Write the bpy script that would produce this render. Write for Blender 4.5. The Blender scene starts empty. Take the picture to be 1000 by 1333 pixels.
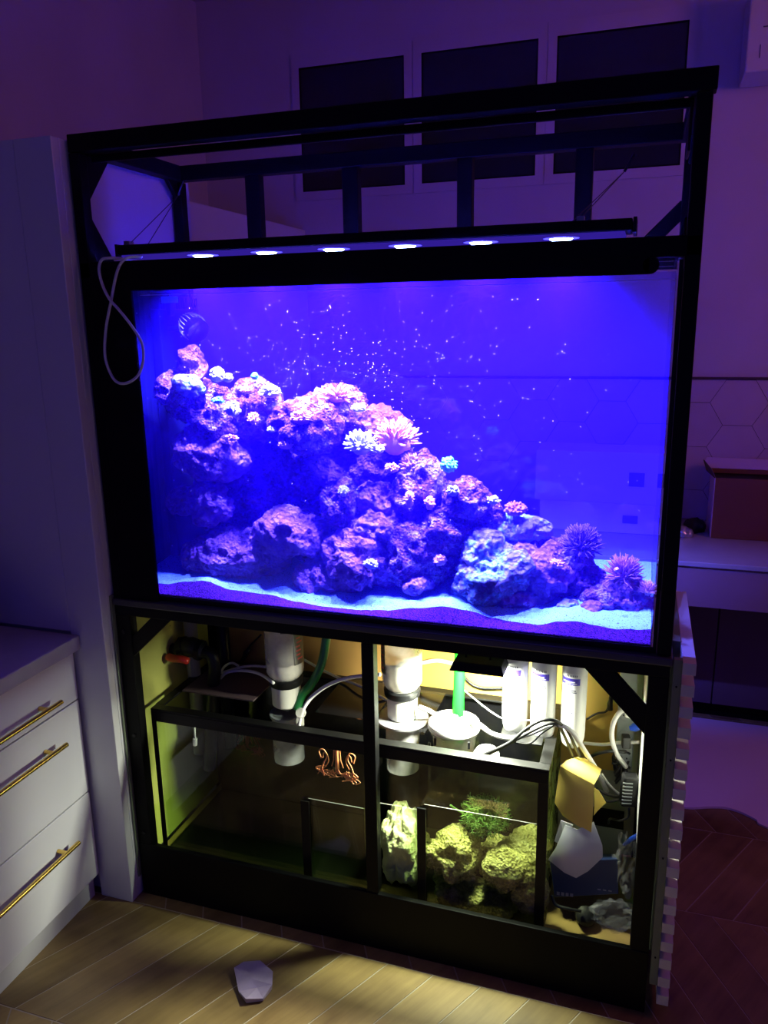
import bpy, bmesh, math, random
from mathutils import Vector, Matrix, Euler, noise

# ------------------------------------------------------------------ camera, world, lights, exposure
S = 1.15                                   # all coordinates below are in units of 1.15 m
scene = bpy.context.scene
COL = scene.collection
vs = scene.view_settings
vs.view_transform = 'Standard'; vs.look = 'None'; vs.exposure = 0.0; vs.gamma = 1.0
vs.use_curve_mapping = False
scene.cycles.transparent_max_bounces = 24
scene.cycles.max_bounces = 8
scene.cycles.volume_bounces = 1
scene.cycles.use_denoising = True
scene.cycles.sample_clamp_indirect = 6.0
scene.cycles.caustics_reflective = False
scene.cycles.caustics_refractive = False

cam_d = bpy.data.cameras.new('camera'); cam = bpy.data.objects.new('camera', cam_d)
COL.objects.link(cam); scene.camera = cam
cam.location = Vector((1.2753, -1.6131, 1.577)) * S
cam.rotation_euler = Euler((1.3327, 0.0161, 0.3148), 'XYZ')
cam_d.sensor_fit = 'VERTICAL'; cam_d.sensor_height = 36.0; cam_d.sensor_width = 27.0
cam_d.lens = 1022.34 / 1333 * 36.0
cam_d.clip_start = 0.02

world = bpy.data.worlds.new('dim_purple_room'); scene.world = world; world.use_nodes = True
world.node_tree.nodes['Background'].inputs[0].default_value = (0.11, 0.085, 1.0, 1)
world.node_tree.nodes['Background'].inputs[1].default_value = 0.165

def area(name, loc, size, size_y, energy, color, rot=(0, 0, 0), shape='RECTANGLE', spread=math.pi):
    l = bpy.data.lights.new(name, 'AREA'); l.shape = shape; l.size = size * S
    if shape in ('RECTANGLE', 'ELLIPSE'): l.size_y = size_y * S
    l.energy = energy; l.color = color; l.spread = spread
    o = bpy.data.objects.new(name, l); COL.objects.link(o)
    o.location = Vector(loc) * S; o.rotation_euler = rot
    return o
LED_X = [0.281 + 0.164 * k for k in range(6)]
LED_COL = (0.14, 0.12, 1.0)
for k, x in enumerate(LED_X):              # one lamp below each lens of the aquarium light
    area('led_lamp', (x, 0.088, 1.7260), 0.03, 0.03, 52.0, LED_COL, shape='DISK', spread=math.radians(115))
area('sump_lamp', (0.932, 0.15, 0.741), 0.115, 0.05, 34.0, (0.95, 1.0, 0.78))
# unseen warm fill light, added off-frame right to redden the walls
area('warm_fill_light', (3.0, 0.1, 2.3), 0.5, 0.5, 8.0, (1.0, 0.27, 0.45), rot=(math.radians(62), 0, math.radians(52)))

# ------------------------------------------------------------------ helpers
ORG = {}
def vec(p): return Vector(p) * S

class MB:
    def __init__(s): s.v = []; s.f = []
    def add(s, vs_, fs):
        b = len(s.v); s.v += [Vector(p) for p in vs_]; s.f += [tuple(i + b for i in f) for f in fs]; return s
    def box(s, x0, x1, y0, y1, z0, z1):
        return s.add([(x0,y0,z0),(x1,y0,z0),(x1,y1,z0),(x0,y1,z0),(x0,y0,z1),(x1,y0,z1),(x1,y1,z1),(x0,y1,z1)],
                     [(0,3,2,1),(4,5,6,7),(0,1,5,4),(1,2,6,5),(2,3,7,6),(3,0,4,7)])
    def obox(s, c, h, rot):
        R = Euler(rot).to_matrix(); c = Vector(c)
        p = [c + R @ Vector((sx*h[0], sy*h[1], sz*h[2])) for sz in (-1,1) for sx, sy in ((-1,-1),(1,-1),(1,1),(-1,1))]
        return s.add(p, [(0,3,2,1),(4,5,6,7),(0,1,5,4),(1,2,6,5),(2,3,7,6),(3,0,4,7)])
    def hexa(s, a, b):                       # two quads (lists of 4 points, same winding) -> closed block
        return s.add(list(a)+list(b), [(0,3,2,1),(4,5,6,7),(0,1,5,4),(1,2,6,5),(2,3,7,6),(3,0,4,7)])
    def prism(s, pts, off):                  # polygon (3D points) extruded by the vector off
        n = len(pts); off = Vector(off); a = [Vector(p) for p in pts]
        return s.add(a + [p + off for p in a], [tuple(range(n))[::-1], tuple(range(n, 2*n))] +
                     [(i, (i+1) % n, n + (i+1) % n, n + i) for i in range(n)])
    def tube(s, pts, r, n=8, cap=True):
        pts = [Vector(p) for p in pts]; m = len(pts)
        rr = r if isinstance(r, (list, tuple)) else [r]*m
        t = (pts[1]-pts[0]).normalized(); up = Vector((0,0,1)) if abs(t.z) < .9 else Vector((1,0,0))
        nrm = (up - t*up.dot(t)).normalized(); vs_ = []; fs = []
        for i in range(m):
            a = pts[min(i+1, m-1)] - pts[max(i-1, 0)]
            if a.length > 1e-9: t = a.normalized()
            nrm = nrm - t*nrm.dot(t)
            nrm = nrm.normalized() if nrm.length > 1e-6 else t.orthogonal().normalized()
            bn = t.cross(nrm)
            for k in range(n):
                g = 2*math.pi*k/n; vs_.append(pts[i] + (nrm*math.cos(g) + bn*math.sin(g))*rr[i])
        for i in range(m-1):
            for k in range(n):
                k2 = (k+1) % n; fs.append((i*n+k, i*n+k2, (i+1)*n+k2, (i+1)*n+k))
        if cap: fs.append(tuple(range(n))[::-1]); fs.append(tuple((m-1)*n+k for k in range(n)))
        return s.add(vs_, fs)
    def lathe(s, c, prof, n=24, rot=(0,0,0)):   # profile of (r, z) from bottom to top, closed with caps
        R = Euler(rot).to_matrix(); c = Vector(c); vs_ = []; fs = []
        for r, z in prof:
            for k in range(n):
                g = 2*math.pi*k/n; vs_.append(c + R @ Vector((r*math.cos(g), r*math.sin(g), z)))
        for i in range(len(prof)-1):
            for k in range(n):
                k2 = (k+1) % n; fs.append((i*n+k, i*n+k2, (i+1)*n+k2, (i+1)*n+k))
        fs.append(tuple(range(n))[::-1]); fs.append(tuple((len(prof)-1)*n+k for k in range(n)))
        return s.add(vs_, fs)
    def arc(s, c, r, t, z0, z1, a0, a1, n=10):  # a curved patch of thickness t wrapped on a vertical cylinder
        c = Vector(c); vs_ = []; fs = []
        for i in range(n+1):
            g = a0 + (a1-a0)*i/n
            for rr, z in ((r, z0), (r, z1), (r+t, z1), (r+t, z0)):
                vs_.append(c + Vector((rr*math.cos(g), rr*math.sin(g), z)))
        for i in range(n):
            for k in range(4):
                k2 = (k+1) % 4; fs.append((i*4+k, i*4+k2, (i+1)*4+k2, (i+1)*4+k))
        fs.append((3,2,1,0)); fs.append(tuple(n*4+k for k in range(4)))
        return s.add(vs_, fs)

def build(name, mb, m, parent=None, smooth=False, bevel=0.0, loc=None, **props):
    vs_ = [p*S for p in mb.v]
    if parent is not None: o0 = ORG[parent]
    elif loc is not None: o0 = vec(loc)
    else:
        xs = [p.x for p in vs_]; ys = [p.y for p in vs_]; zs = [p.z for p in vs_]
        o0 = Vector(((min(xs)+max(xs))/2, (min(ys)+max(ys))/2, min(zs)))
    me = bpy.data.meshes.new(name); me.from_pydata([p-o0 for p in vs_], [], mb.f)
    bm = bmesh.new(); bm.from_mesh(me); bmesh.ops.recalc_face_normals(bm, faces=bm.faces); bm.to_mesh(me); bm.free()
    me.materials.append(m)
    if smooth:
        for p in me.polygons: p.use_smooth = True
        if smooth != 'full':
            me.set_sharp_from_angle(angle=math.radians(40))
    me.update()
    o = bpy.data.objects.new(name, me); COL.objects.link(o)
    if parent is not None: o.parent = parent
    else: o.location = o0
    ORG[o] = o0
    if bevel:
        b = o.modifiers.new('bevel', 'BEVEL'); b.width = bevel*S; b.segments = 2; b.limit_method = 'ANGLE'
    for k, v in props.items(): o[k] = v
    return o
def thing(name, loc, label, cat, group=None):
    o = bpy.data.objects.new(name, None); COL.objects.link(o); o.location = vec(loc); o.empty_display_size = .05
    ORG[o] = vec(loc); o['label'] = label; o['category'] = cat
    if group: o['group'] = group
    return o
def tag(o, label, cat, group=None, kind=None):
    o['label'] = label; o['category'] = cat
    if group: o['group'] = group
    if kind: o['kind'] = kind
    return o
def spline(pts, k=8):
    p = [Vector(q) for q in pts]; p = [p[0]*2-p[1]] + p + [p[-1]*2-p[-2]]; out = []
    for i in range(1, len(p)-2):
        for j in range(k):
            t = j/k; a, b, c, d = p[i-1], p[i], p[i+1], p[i+2]
            out.append(.5*((2*b) + (c-a)*t + (2*a-5*b+4*c-d)*t*t + (3*b-a-3*c+d)*t**3))
    out.append(p[-2]); return out

# ------------------------------------------------------------------ materials
def nt(name):
    m = bpy.data.materials.new(name); m.use_nodes = True; t = m.node_tree; t.nodes.clear()
    return m, t, t.nodes.new('ShaderNodeOutputMaterial')
def N(t, kind, **kw):
    n = t.nodes.new(kind)
    for k, v in kw.items():
        if k.startswith('i_'): n.inputs[k[2:].replace('_', ' ')].default_value = v
        else: setattr(n, k, v)
    return n
def pm(name, col, rough=.5, metal=0.0, var=0.0, vscale=6.0, bump=0.0, bscale=60.0, col2=None, spec=.5, trans=0.0, rnd=0.0, sheen=0):
    """principled material: base colour broken up by noise, fine relief by a second noise"""
    m, t, out = nt(name); b = N(t, 'ShaderNodeBsdfPrincipled', i_Roughness=rough, i_Metallic=metal)
    b.inputs['Specular IOR Level'].default_value = spec
    if trans: b.inputs['Transmission Weight'].default_value = trans
    t.links.new(b.outputs[0], out.inputs[0])
    tc = N(t, 'ShaderNodeTexCoord')
    c2 = col2 or tuple(c*.6 for c in col)
    n1 = N(t, 'ShaderNodeTexNoise', i_Scale=vscale, i_Detail=5.0); t.links.new(tc.outputs['Object'], n1.inputs['Vector'])
    mx = N(t, 'ShaderNodeMix', data_type='RGBA'); mr = N(t, 'ShaderNodeMapRange')
    mr.inputs[1].default_value = .35; mr.inputs[2].default_value = .7; mr.inputs[3].default_value = 0; mr.inputs[4].default_value = var
    t.links.new(n1.outputs[0], mr.inputs[0]); t.links.new(mr.outputs[0], mx.inputs[0])
    mx.inputs[6].default_value = (*col, 1); mx.inputs[7].default_value = (*c2, 1)
    src = mx.outputs[2]
    if rnd:
        oi = N(t, 'ShaderNodeObjectInfo'); hv = N(t, 'ShaderNodeHueSaturation'); m2 = N(t, 'ShaderNodeMapRange')
        m2.inputs[3].default_value = 1-rnd; m2.inputs[4].default_value = 1+rnd
        t.links.new(oi.outputs['Random'], m2.inputs[0]); t.links.new(m2.outputs[0], hv.inputs['Value'])
        t.links.new(src, hv.inputs['Color']); src = hv.outputs[0]
    t.links.new(src, b.inputs['Base Color'])
    if bump:
        n2 = N(t, 'ShaderNodeTexNoise', i_Scale=bscale, i_Detail=6.0); t.links.new(tc.outputs['Object'], n2.inputs['Vector'])
        bp = N(t, 'ShaderNodeBump', i_Strength=bump, i_Distance=.01); t.links.new(n2.outputs[0], bp.inputs['Height'])
        t.links.new(bp.outputs[0], b.inputs['Normal'])
    return m
def schlick(t, f0, water_behind=False):
    """Fresnel reflectance by Schlick, the same from both sides of a thin pane"""
    ge = N(t, 'ShaderNodeNewGeometry'); d = N(t, 'ShaderNodeVectorMath', operation='DOT_PRODUCT')
    t.links.new(ge.outputs['Normal'], d.inputs[0]); t.links.new(ge.outputs['Incoming'], d.inputs[1])
    a = N(t, 'ShaderNodeMath', operation='ABSOLUTE'); t.links.new(d.outputs['Value'], a.inputs[0])
    b = N(t, 'ShaderNodeMath', operation='SUBTRACT', use_clamp=True); b.inputs[0].default_value = 1.0; t.links.new(a.outputs[0], b.inputs[1])
    p = N(t, 'ShaderNodeMath', operation='POWER'); p.inputs[1].default_value = 5.0; t.links.new(b.outputs[0], p.inputs[0])
    m = N(t, 'ShaderNodeMath', operation='MULTIPLY_ADD'); m.inputs[1].default_value = 1-f0; m.inputs[2].default_value = f0; t.links.new(p.outputs[0], m.inputs[0])
    if water_behind:                        # water stands against the pane: beyond about 49 degrees the light is reflected totally
        r = N(t, 'ShaderNodeMapRange', clamp=True); r.inputs[1].default_value = .56; r.inputs[2].default_value = .70; r.inputs[3].default_value = water_behind; r.inputs[4].default_value = 0
        t.links.new(a.outputs[0], r.inputs[0]); x = N(t, 'ShaderNodeMath', operation='MAXIMUM'); t.links.new(m.outputs[0], x.inputs[0]); t.links.new(r.outputs[0], x.inputs[1]); return x
    return m
def glass(name, tint=(.97,.99,.985), ior=1.45, rough=0.0, refl=1.0, water_behind=False):
    """thin pane: straight-through tinted transmission plus Fresnel reflection"""
    m, t, out = nt(name); tr = N(t, 'ShaderNodeBsdfTransparent'); tr.inputs[0].default_value = (*tint, 1)
    gl = N(t, 'ShaderNodeBsdfGlossy', i_Roughness=rough); gl.inputs[0].default_value = (refl, refl, refl, 1)
    fr = schlick(t, ((ior-1)/(ior+1))**2, water_behind); mx = N(t, 'ShaderNodeMixShader')
    t.links.new(fr.outputs[0], mx.inputs[0]); t.links.new(tr.outputs[0], mx.inputs[1]); t.links.new(gl.outputs[0], mx.inputs[2])
    t.links.new(mx.outputs[0], out.inputs[0]); return m
def film(name, col, alpha, rough=.25, var=0.0):
    """translucent plastic: partly see-through, partly a diffuse surface"""
    m, t, out = nt(name); tr = N(t, 'ShaderNodeBsdfTransparent'); b = N(t, 'ShaderNodeBsdfPrincipled', i_Roughness=rough)
    b.inputs['Base Color'].default_value = (*col, 1); mx = N(t, 'ShaderNodeMixShader'); mx.inputs[0].default_value = alpha
    if var:
        tc = N(t, 'ShaderNodeTexCoord'); n1 = N(t, 'ShaderNodeTexNoise', i_Scale=18.0, i_Detail=4.0); t.links.new(tc.outputs['Object'], n1.inputs['Vector'])
        mr = N(t, 'ShaderNodeMapRange'); mr.inputs[1].default_value = .3; mr.inputs[2].default_value = .7
        mr.inputs[3].default_value = alpha-var; mr.inputs[4].default_value = min(1, alpha+var)
        t.links.new(n1.outputs[0], mr.inputs[0]); t.links.new(mr.outputs[0], mx.inputs[0])
    t.links.new(tr.outputs[0], mx.inputs[1]); t.links.new(b.outputs[0], mx.inputs[2]); t.links.new(mx.outputs[0], out.inputs[0]); return m
def emit(name, col, strength):
    m, t, out = nt(name); e = N(t, 'ShaderNodeEmission', i_Strength=strength); e.inputs[0].default_value = (*col, 1)
    t.links.new(e.outputs[0], out.inputs[0]); return m
def sea_water(name, scat, dens, absb, adens):
    m, t, out = nt(name); tr = N(t, 'ShaderNodeBsdfTransparent'); gl = N(t, 'ShaderNodeBsdfGlossy', i_Roughness=0.02)
    fr = schlick(t, .010); mx = N(t, 'ShaderNodeMixShader')
    t.links.new(fr.outputs[0], mx.inputs[0]); t.links.new(tr.outputs[0], mx.inputs[1]); t.links.new(gl.outputs[0], mx.inputs[2])
    t.links.new(mx.outputs[0], out.inputs['Surface'])
    sc = N(t, 'ShaderNodeVolumeScatter', i_Density=dens, i_Anisotropy=0.0); sc.inputs[0].default_value = (*scat, 1)
    ab = N(t, 'ShaderNodeVolumeAbsorption', i_Density=adens); ab.inputs[0].default_value = (*absb, 1)
    ad = N(t, 'ShaderNodeAddShader'); t.links.new(sc.outputs[0], ad.inputs[0]); t.links.new(ab.outputs[0], ad.inputs[1])
    t.links.new(ad.outputs[0], out.inputs['Volume']); return m
def rock_mat(name, dark, mid, pale, pale_amt=.5, scale=9.0, bump=1.0):
    m, t, out = nt(name); b = N(t, 'ShaderNodeBsdfPrincipled', i_Roughness=.85); b.inputs['Specular IOR Level'].default_value = .15
    tc = N(t, 'ShaderNodeTexCoord'); oi = N(t, 'ShaderNodeObjectInfo')
    ad = N(t, 'ShaderNodeVectorMath', operation='ADD'); t.links.new(tc.outputs['Object'], ad.inputs[0]); t.links.new(oi.outputs['Location'], ad.inputs[1])
    n1 = N(t, 'ShaderNodeTexNoise', i_Scale=scale, i_Detail=8.0, i_Roughness=.65); t.links.new(ad.outputs[0], n1.inputs['Vector'])
    n2 = N(t, 'ShaderNodeTexNoise', i_Scale=scale*5, i_Detail=8.0, i_Roughness=.75); t.links.new(ad.outputs[0], n2.inputs['Vector'])
    vo = N(t, 'ShaderNodeTexVoronoi', i_Scale=scale*9); t.links.new(ad.outputs[0], vo.inputs['Vector'])
    r1 = N(t, 'ShaderNodeValToRGB'); e = r1.color_ramp.elements
    e[0].position = .34; e[0].color = (*dark, 1); e[1].position = .5; e[1].color = (*mid, 1)
    x = e.new(.72 - .22*pale_amt); x.color = (*[.5*(p+q) for p, q in zip(mid, pale)], 1); x = e.new(.80 - .22*pale_amt); x.color = (*pale, 1)
    ma = N(t, 'ShaderNodeMath', operation='MULTIPLY_ADD'); ma.inputs[1].default_value = .45; t.links.new(n2.outputs[0], ma.inputs[0])
    m3 = N(t, 'ShaderNodeMath', operation='MULTIPLY'); m3.inputs[1].default_value = .55; t.links.new(n1.outputs[0], m3.inputs[0])
    t.links.new(m3.outputs[0], ma.inputs[2]); t.links.new(ma.outputs[0], r1.inputs[0]); t.links.new(r1.outputs[0], b.inputs['Base Color'])
    s1 = N(t, 'ShaderNodeMath', operation='ADD'); t.links.new(n2.outputs[0], s1.inputs[0]); t.links.new(vo.outputs[0], s1.inputs[1])
    bp = N(t, 'ShaderNodeBump', i_Strength=bump, i_Distance=.02); t.links.new(s1.outputs[0], bp.inputs['Height']); t.links.new(bp.outputs[0], b.inputs['Normal'])
    t.links.new(b.outputs[0], out.inputs[0]); return m
def speckle(name, col, dot, scale, amt=.12, rough=.9, bump=.6):
    m, t, out = nt(name); b = N(t, 'ShaderNodeBsdfPrincipled', i_Roughness=rough); b.inputs['Specular IOR Level'].default_value = .1
    tc = N(t, 'ShaderNodeTexCoord'); n = N(t, 'ShaderNodeTexVoronoi', i_Scale=scale); t.links.new(tc.outputs['Object'], n.inputs['Vector'])
    sp = N(t, 'ShaderNodeSeparateColor'); t.links.new(n.outputs['Color'], sp.inputs[0])
    r = N(t, 'ShaderNodeValToRGB'); r.color_ramp.interpolation = 'CONSTANT'; e = r.color_ramp.elements
    e[0].color = (*dot, 1); e[1].position = amt; e[1].color = (*[c*.86 for c in col], 1); x = e.new(.45); x.color = (*col, 1)
    t.links.new(sp.outputs[0], r.inputs[0]); t.links.new(r.outputs[0], b.inputs['Base Color'])
    bp = N(t, 'ShaderNodeBump', i_Strength=bump, i_Distance=.003); t.links.new(n.outputs['Distance'], bp.inputs['Height']); t.links.new(bp.outputs[0], b.inputs['Normal'])
    t.links.new(b.outputs[0], out.inputs[0]); return m
def wood_tile(name):
    m, t, out = nt(name); b = N(t, 'ShaderNodeBsdfPrincipled', i_Roughness=.42); tc = N(t, 'ShaderNodeTexCoord'); oi = N(t, 'ShaderNodeObjectInfo')
    mp = N(t, 'ShaderNodeMapping'); mp.inputs['Scale'].default_value = (14, 1.2, 1)
    rt = N(t, 'ShaderNodeMapping'); rt.inputs['Rotation'].default_value = (0, 0, math.radians(29))
    ad = N(t, 'ShaderNodeVectorMath', operation='ADD'); t.links.new(tc.outputs['Object'], ad.inputs[0]); t.links.new(oi.outputs['Random'], ad.inputs[1])
    t.links.new(ad.outputs[0], rt.inputs[0]); t.links.new(rt.outputs[0], mp.inputs[0])
    n1 = N(t, 'ShaderNodeTexNoise', i_Scale=3.0, i_Detail=8.0, i_Roughness=.6); t.links.new(mp.outputs[0], n1.inputs[0])
    n2 = N(t, 'ShaderNodeTexNoise', i_Scale=5.0, i_Detail=3.0); t.links.new(ad.outputs[0], n2.inputs[0])
    r = N(t, 'ShaderNodeValToRGB'); e = r.color_ramp.elements; e[0].position = .3; e[0].color = (.14,.085,.030,1); e[1].position = .75; e[1].color = (.38,.265,.095,1)
    mm = N(t, 'ShaderNodeMath', operation='MULTIPLY_ADD'); mm.inputs[1].default_value = .4; t.links.new(n1.outputs[0], mm.inputs[0])
    m2 = N(t, 'ShaderNodeMath', operation='MULTIPLY'); m2.inputs[1].default_value = .6; t.links.new(n2.outputs[0], m2.inputs[0]); t.links.new(m2.outputs[0], mm.inputs[2])
    t.links.new(mm.outputs[0], r.inputs[0]); hv = N(t, 'ShaderNodeHueSaturation'); mr = N(t, 'ShaderNodeMapRange'); mr.inputs[3].default_value = .72; mr.inputs[4].default_value = 1.2
    t.links.new(oi.outputs['Random'], mr.inputs[0]); t.links.new(mr.outputs[0], hv.inputs['Value']); t.links.new(r.outputs[0], hv.inputs['Color']); t.links.new(hv.outputs[0], b.inputs['Base Color'])
    t.links.new(b.outputs[0], out.inputs[0]); return m

M = dict(
    wall=pm('painted_plaster', (.62,.56,.56), .8, var=.25, vscale=2.5, bump=.05, bscale=40),
    ceiling=pm('ceiling_paint', (.6,.56,.58), .85, var=.1),
    grout=pm('grout', (.42,.36,.27), .9, var=.3), tile=wood_tile('wood_look_tile'),
    hex=pm('hexagon_tile', (.60,.50,.52), .35, var=.2, vscale=8, rnd=.06), hexgrout=pm('dark_tile_joint', (.08,.05,.06), .8),
    black=pm('black_powder_coat', (.0022,.0022,.0026), .5, var=.4, vscale=12, bump=.06, bscale=300, spec=.12),
    rubber=pm('black_rubber', (.014,.014,.014), .55, var=.3), plastic=pm('black_plastic', (.010,.010,.011), .36, var=.3, spec=.22), shelf=pm('dark_shelf_edge', (.035,.035,.04), .35, spec=.5), gloss=pm('gloss_black', (.004,.004,.005), .12, spec=.5),
    silicone=pm('black_silicone', (.006,.006,.006), .45, spec=.2), navy=pm('navy_acrylic', (.006,.007,.018), .4, spec=.25),
    pane=glass('tank_glass'), frontpane=glass('tank_front_glass', water_behind=.90), backpane=glass('tank_back_glass', water_behind=.84), sumpglass=glass('sump_glass', (.93,.97,.93)), algaeglass=film('algae_film_glass', (.25,.32,.06), .35, .3, .25),
    water=sea_water('sea_water', (.06,.008,1.0), .45, (.25,.35,1.0), .9),
    sumpwater=glass('sump_water', (.93,.98,.82), 1.25, 0.01),
    sandshade=speckle('shaded_sand_section', (.100,.012,.150), (.025,.004,.05), 420.0, .35), sand=speckle('aragonite_sand', (.30,.68,.85), (.06,.04,.06), 520.0, .05),
    rock=rock_mat('coralline_rock', (.06,.015,.06), (.27,.085,.25), (.95,.76,.74), .72, 14.0),
    rock_pale=rock_mat('pale_encrusted_rock', (.14,.05,.16), (.40,.36,.46), (.42,.90,.88), .95, 9.0),
    rock_smooth=rock_mat('smooth_purple_rock', (.14,.045,.15), (.40,.15,.40), (.90,.62,.66), .42, 10.0, .9),
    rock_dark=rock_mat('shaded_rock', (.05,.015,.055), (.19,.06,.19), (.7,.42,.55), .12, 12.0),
    sumprock=rock_mat('algae_crusted_rock', (.09,.08,.02), (.42,.39,.13), (.74,.71,.36), .5, 12.0),
    coral_white=pm('white_coral', (.85,.9,.86), .7, var=.3, vscale=60, bump=.3), coral_cyan=pm('cyan_coral', (.10,.85,.75), .7, var=.4, vscale=50, col2=(.4,.9,.85)),
    coral_pink=pm('pink_coral', (.95,.52,.50), .7, var=.5, vscale=40, col2=(.7,.2,.45)), coral_mauve=pm('mauve_coral', (.5,.18,.42), .8, var=.5, vscale=40),
    coral_dark=pm('dark_bush_coral', (.16,.06,.2), .85, var=.5, vscale=40),
    led=emit('led_lens', (.35,.5,1.0), 28.0), ledstrip=emit('led_diffuser_strip', (.10,.04,1.0), .28), ledhalo=emit('led_halo', (.06,.05,1.0), 3.5), sumpled=emit('white_led_diffuser', (.95,1.0,.8), 22.0),
    acrylic=glass('clear_acrylic', (.9,.9,.96), 1.4), bluelabel=pm('light_blue_label', (.06,.32,.75), .5),
    cabinet=pm('white_lacquer', (.66,.66,.68), .32, var=.08), white=pm('white_plastic', (.80,.80,.78), .35, var=.08), worktop=pm('white_stone_worktop', (.40,.38,.42), .3, var=.25, vscale=14),
    gold=pm('brushed_gold', (.80,.55,.14), .25, 1.0, var=.2, vscale=50), toe=pm('grey_plinth', (.5,.5,.52), .5),
    cable_w=pm('white_cable', (.75,.74,.72), .4), cable_b=pm('black_cable', (.013,.013,.014), .45), cable_g=pm('grey_cable', (.30,.32,.34), .4),
    green=pm('bright_green_tube', (.004,.55,.010), .5, spec=.1), greenhose=pm('dark_green_hose', (.015,.16,.04), .3), red=pm('red_plastic', (.55,.035,.02), .35),
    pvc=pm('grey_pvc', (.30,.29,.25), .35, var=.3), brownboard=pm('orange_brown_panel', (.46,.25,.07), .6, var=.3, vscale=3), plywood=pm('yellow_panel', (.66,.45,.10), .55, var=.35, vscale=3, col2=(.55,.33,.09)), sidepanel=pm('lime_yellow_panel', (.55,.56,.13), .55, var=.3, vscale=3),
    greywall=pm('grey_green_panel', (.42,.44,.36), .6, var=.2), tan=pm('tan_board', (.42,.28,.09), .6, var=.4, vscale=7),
    bottle=film('frosted_bottle', (.86,.83,.76), .38, .25, .12), powder=pm('white_powder', (.86,.82,.74), .9, var=.2, vscale=20), cupw=pm('translucent_white_cup', (.78,.76,.68), .4),
    labelblack=pm('black_label', (.02,.015,.015), .4), labelred=pm('red_print', (.40,.02,.03), .45), print_w=pm('white_print', (.8,.8,.85), .5),
    band=pm('violet_blue_band', (.06,.035,.45), .4), ink=pm('grey_ink', (.10,.10,.16), .6), inkpale=pm('pale_ink', (.38,.38,.44), .6),
    floss=pm('filter_floss', (.78,.76,.52), .95, var=.7, vscale=14, col2=(.50,.50,.22), bump=.9, bscale=60), algae=pm('green_macroalgae', (.045,.13,.012), .7, var=.6, vscale=30, col2=(.13,.20,.03)),
    card=pm('yellow_card', (.78,.60,.13), .6, var=.12), leaflet=pm('glossy_grey_leaflet', (.55,.58,.60), .18, var=.05), bluebox=pm('dark_blue_box', (.02,.04,.13), .45, var=.2), greybox=pm('grey_cardboard', (.35,.37,.30), .6),
    bag=film('clear_bag_plastic', (.75,.78,.78), .09, .12, .07), board=pm('green_grey_board', (.14,.17,.11), .6, var=.3), slat=pm('white_slat', (.52,.48,.46), .5, var=.1),
    cardboard=pm('brown_cardboard', (.20,.085,.035), .75, var=.3, vscale=4), boxside=pm('pale_box_side', (.55,.45,.6), .6), foil=pm('crumpled_foil', (.6,.6,.6), .3, .8, var=.5, vscale=60),
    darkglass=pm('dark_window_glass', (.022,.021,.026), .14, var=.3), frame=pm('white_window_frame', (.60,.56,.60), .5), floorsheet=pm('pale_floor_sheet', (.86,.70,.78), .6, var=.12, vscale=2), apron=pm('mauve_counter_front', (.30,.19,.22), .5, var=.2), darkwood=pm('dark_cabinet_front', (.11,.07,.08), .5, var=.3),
    wrapper=film('translucent_wrapper', (.34,.28,.40), .85, .35, .12), orange=pm('orange_print', (.80,.22,.10), .5, var=.5, vscale=80, col2=(.75,.40,.12)), orange_reflection=pm('dim_print_reflection', (.30,.03,.03), .5),
    steel=pm('dull_steel', (.35,.34,.33), .3, .9), blueplug=pm('blue_plug', (.01,.06,.5), .35), pale=pm('pale_carton', (.72,.66,.70), .6, var=.1), thread=pm('steel_wire', (.03,.03,.035), .4),
    speck=pm('white_speck', (.9,.8,.95), .6), greyplastic=pm('grey_plastic', (.28,.31,.32), .4, var=.2),
)

# ------------------------------------------------------------------ room shell
def struct(o): o['kind'] = 'structure'; return o
YW = 1.7
floor_o = struct(build('floor', MB().box(-0.62, 3.4, -2.6, YW, -.03, -.0012), M['grout']))
struct(build('wall_back', MB().box(-0.62, 3.4, YW, YW+.1, 0, 2.9), M['wall']))
struct(build('wall_left', MB().box(-0.72, -0.62, -2.6, YW+.1, 0, 2.9), M['wall']))
struct(build('ceiling', MB().box(-0.72, 3.4, -2.6, YW+.1, 2.9, 3.0), M['ceiling']))
# chevron floor: every wood-look tile a piece of its own
tileshare = {}
slope = 1/math.tan(math.radians(61.3))
seams = [-2.22, -1.83, -1.44, -1.05, -.83, -.43, -.04, .37, .757, 1.145, 1.535, YW]
for b in range(2, len(seams)-1):
    y0, y1 = seams[b], seams[b+1]; sg = 1 if b % 2 == 1 else -1
    dx = sg*slope*(y1-y0)
    key = (round(y1-y0, 3), sg)
    ph = {5: -.063, 7: 1.589-.119*18}.get(b, random.Random(b).uniform(0, .119))
    for k in range(-8, 30):
        x = ph + .119*k if sg > 0 else ph + .119*k + .12
        xm = x + dx/2
        if xm < -.60 or xm > 2.9: continue
        if b < 4 and (xm > 2.2 or xm < -.1): continue
        if b in (5, 6) and xm > 2.2: continue
        if b > 8 and xm < .2: continue
        if key not in tileshare:
            g = .0020
            mb = MB().prism([(g,g,0),(.119-g,g,0),(.119-g+dx,y1-y0-g,0),(g+dx,y1-y0-g,0)], (0,0,.006))
            t = build('tile', mb, M['tile'], parent=None, loc=(0,0,0)); tileshare[key] = t
        else:
            t = tileshare[key].copy(); COL.objects.link(t)
        t.parent = floor_o; t.location = Vector((x, y0, -.006))*S - ORG[floor_o]

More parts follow.
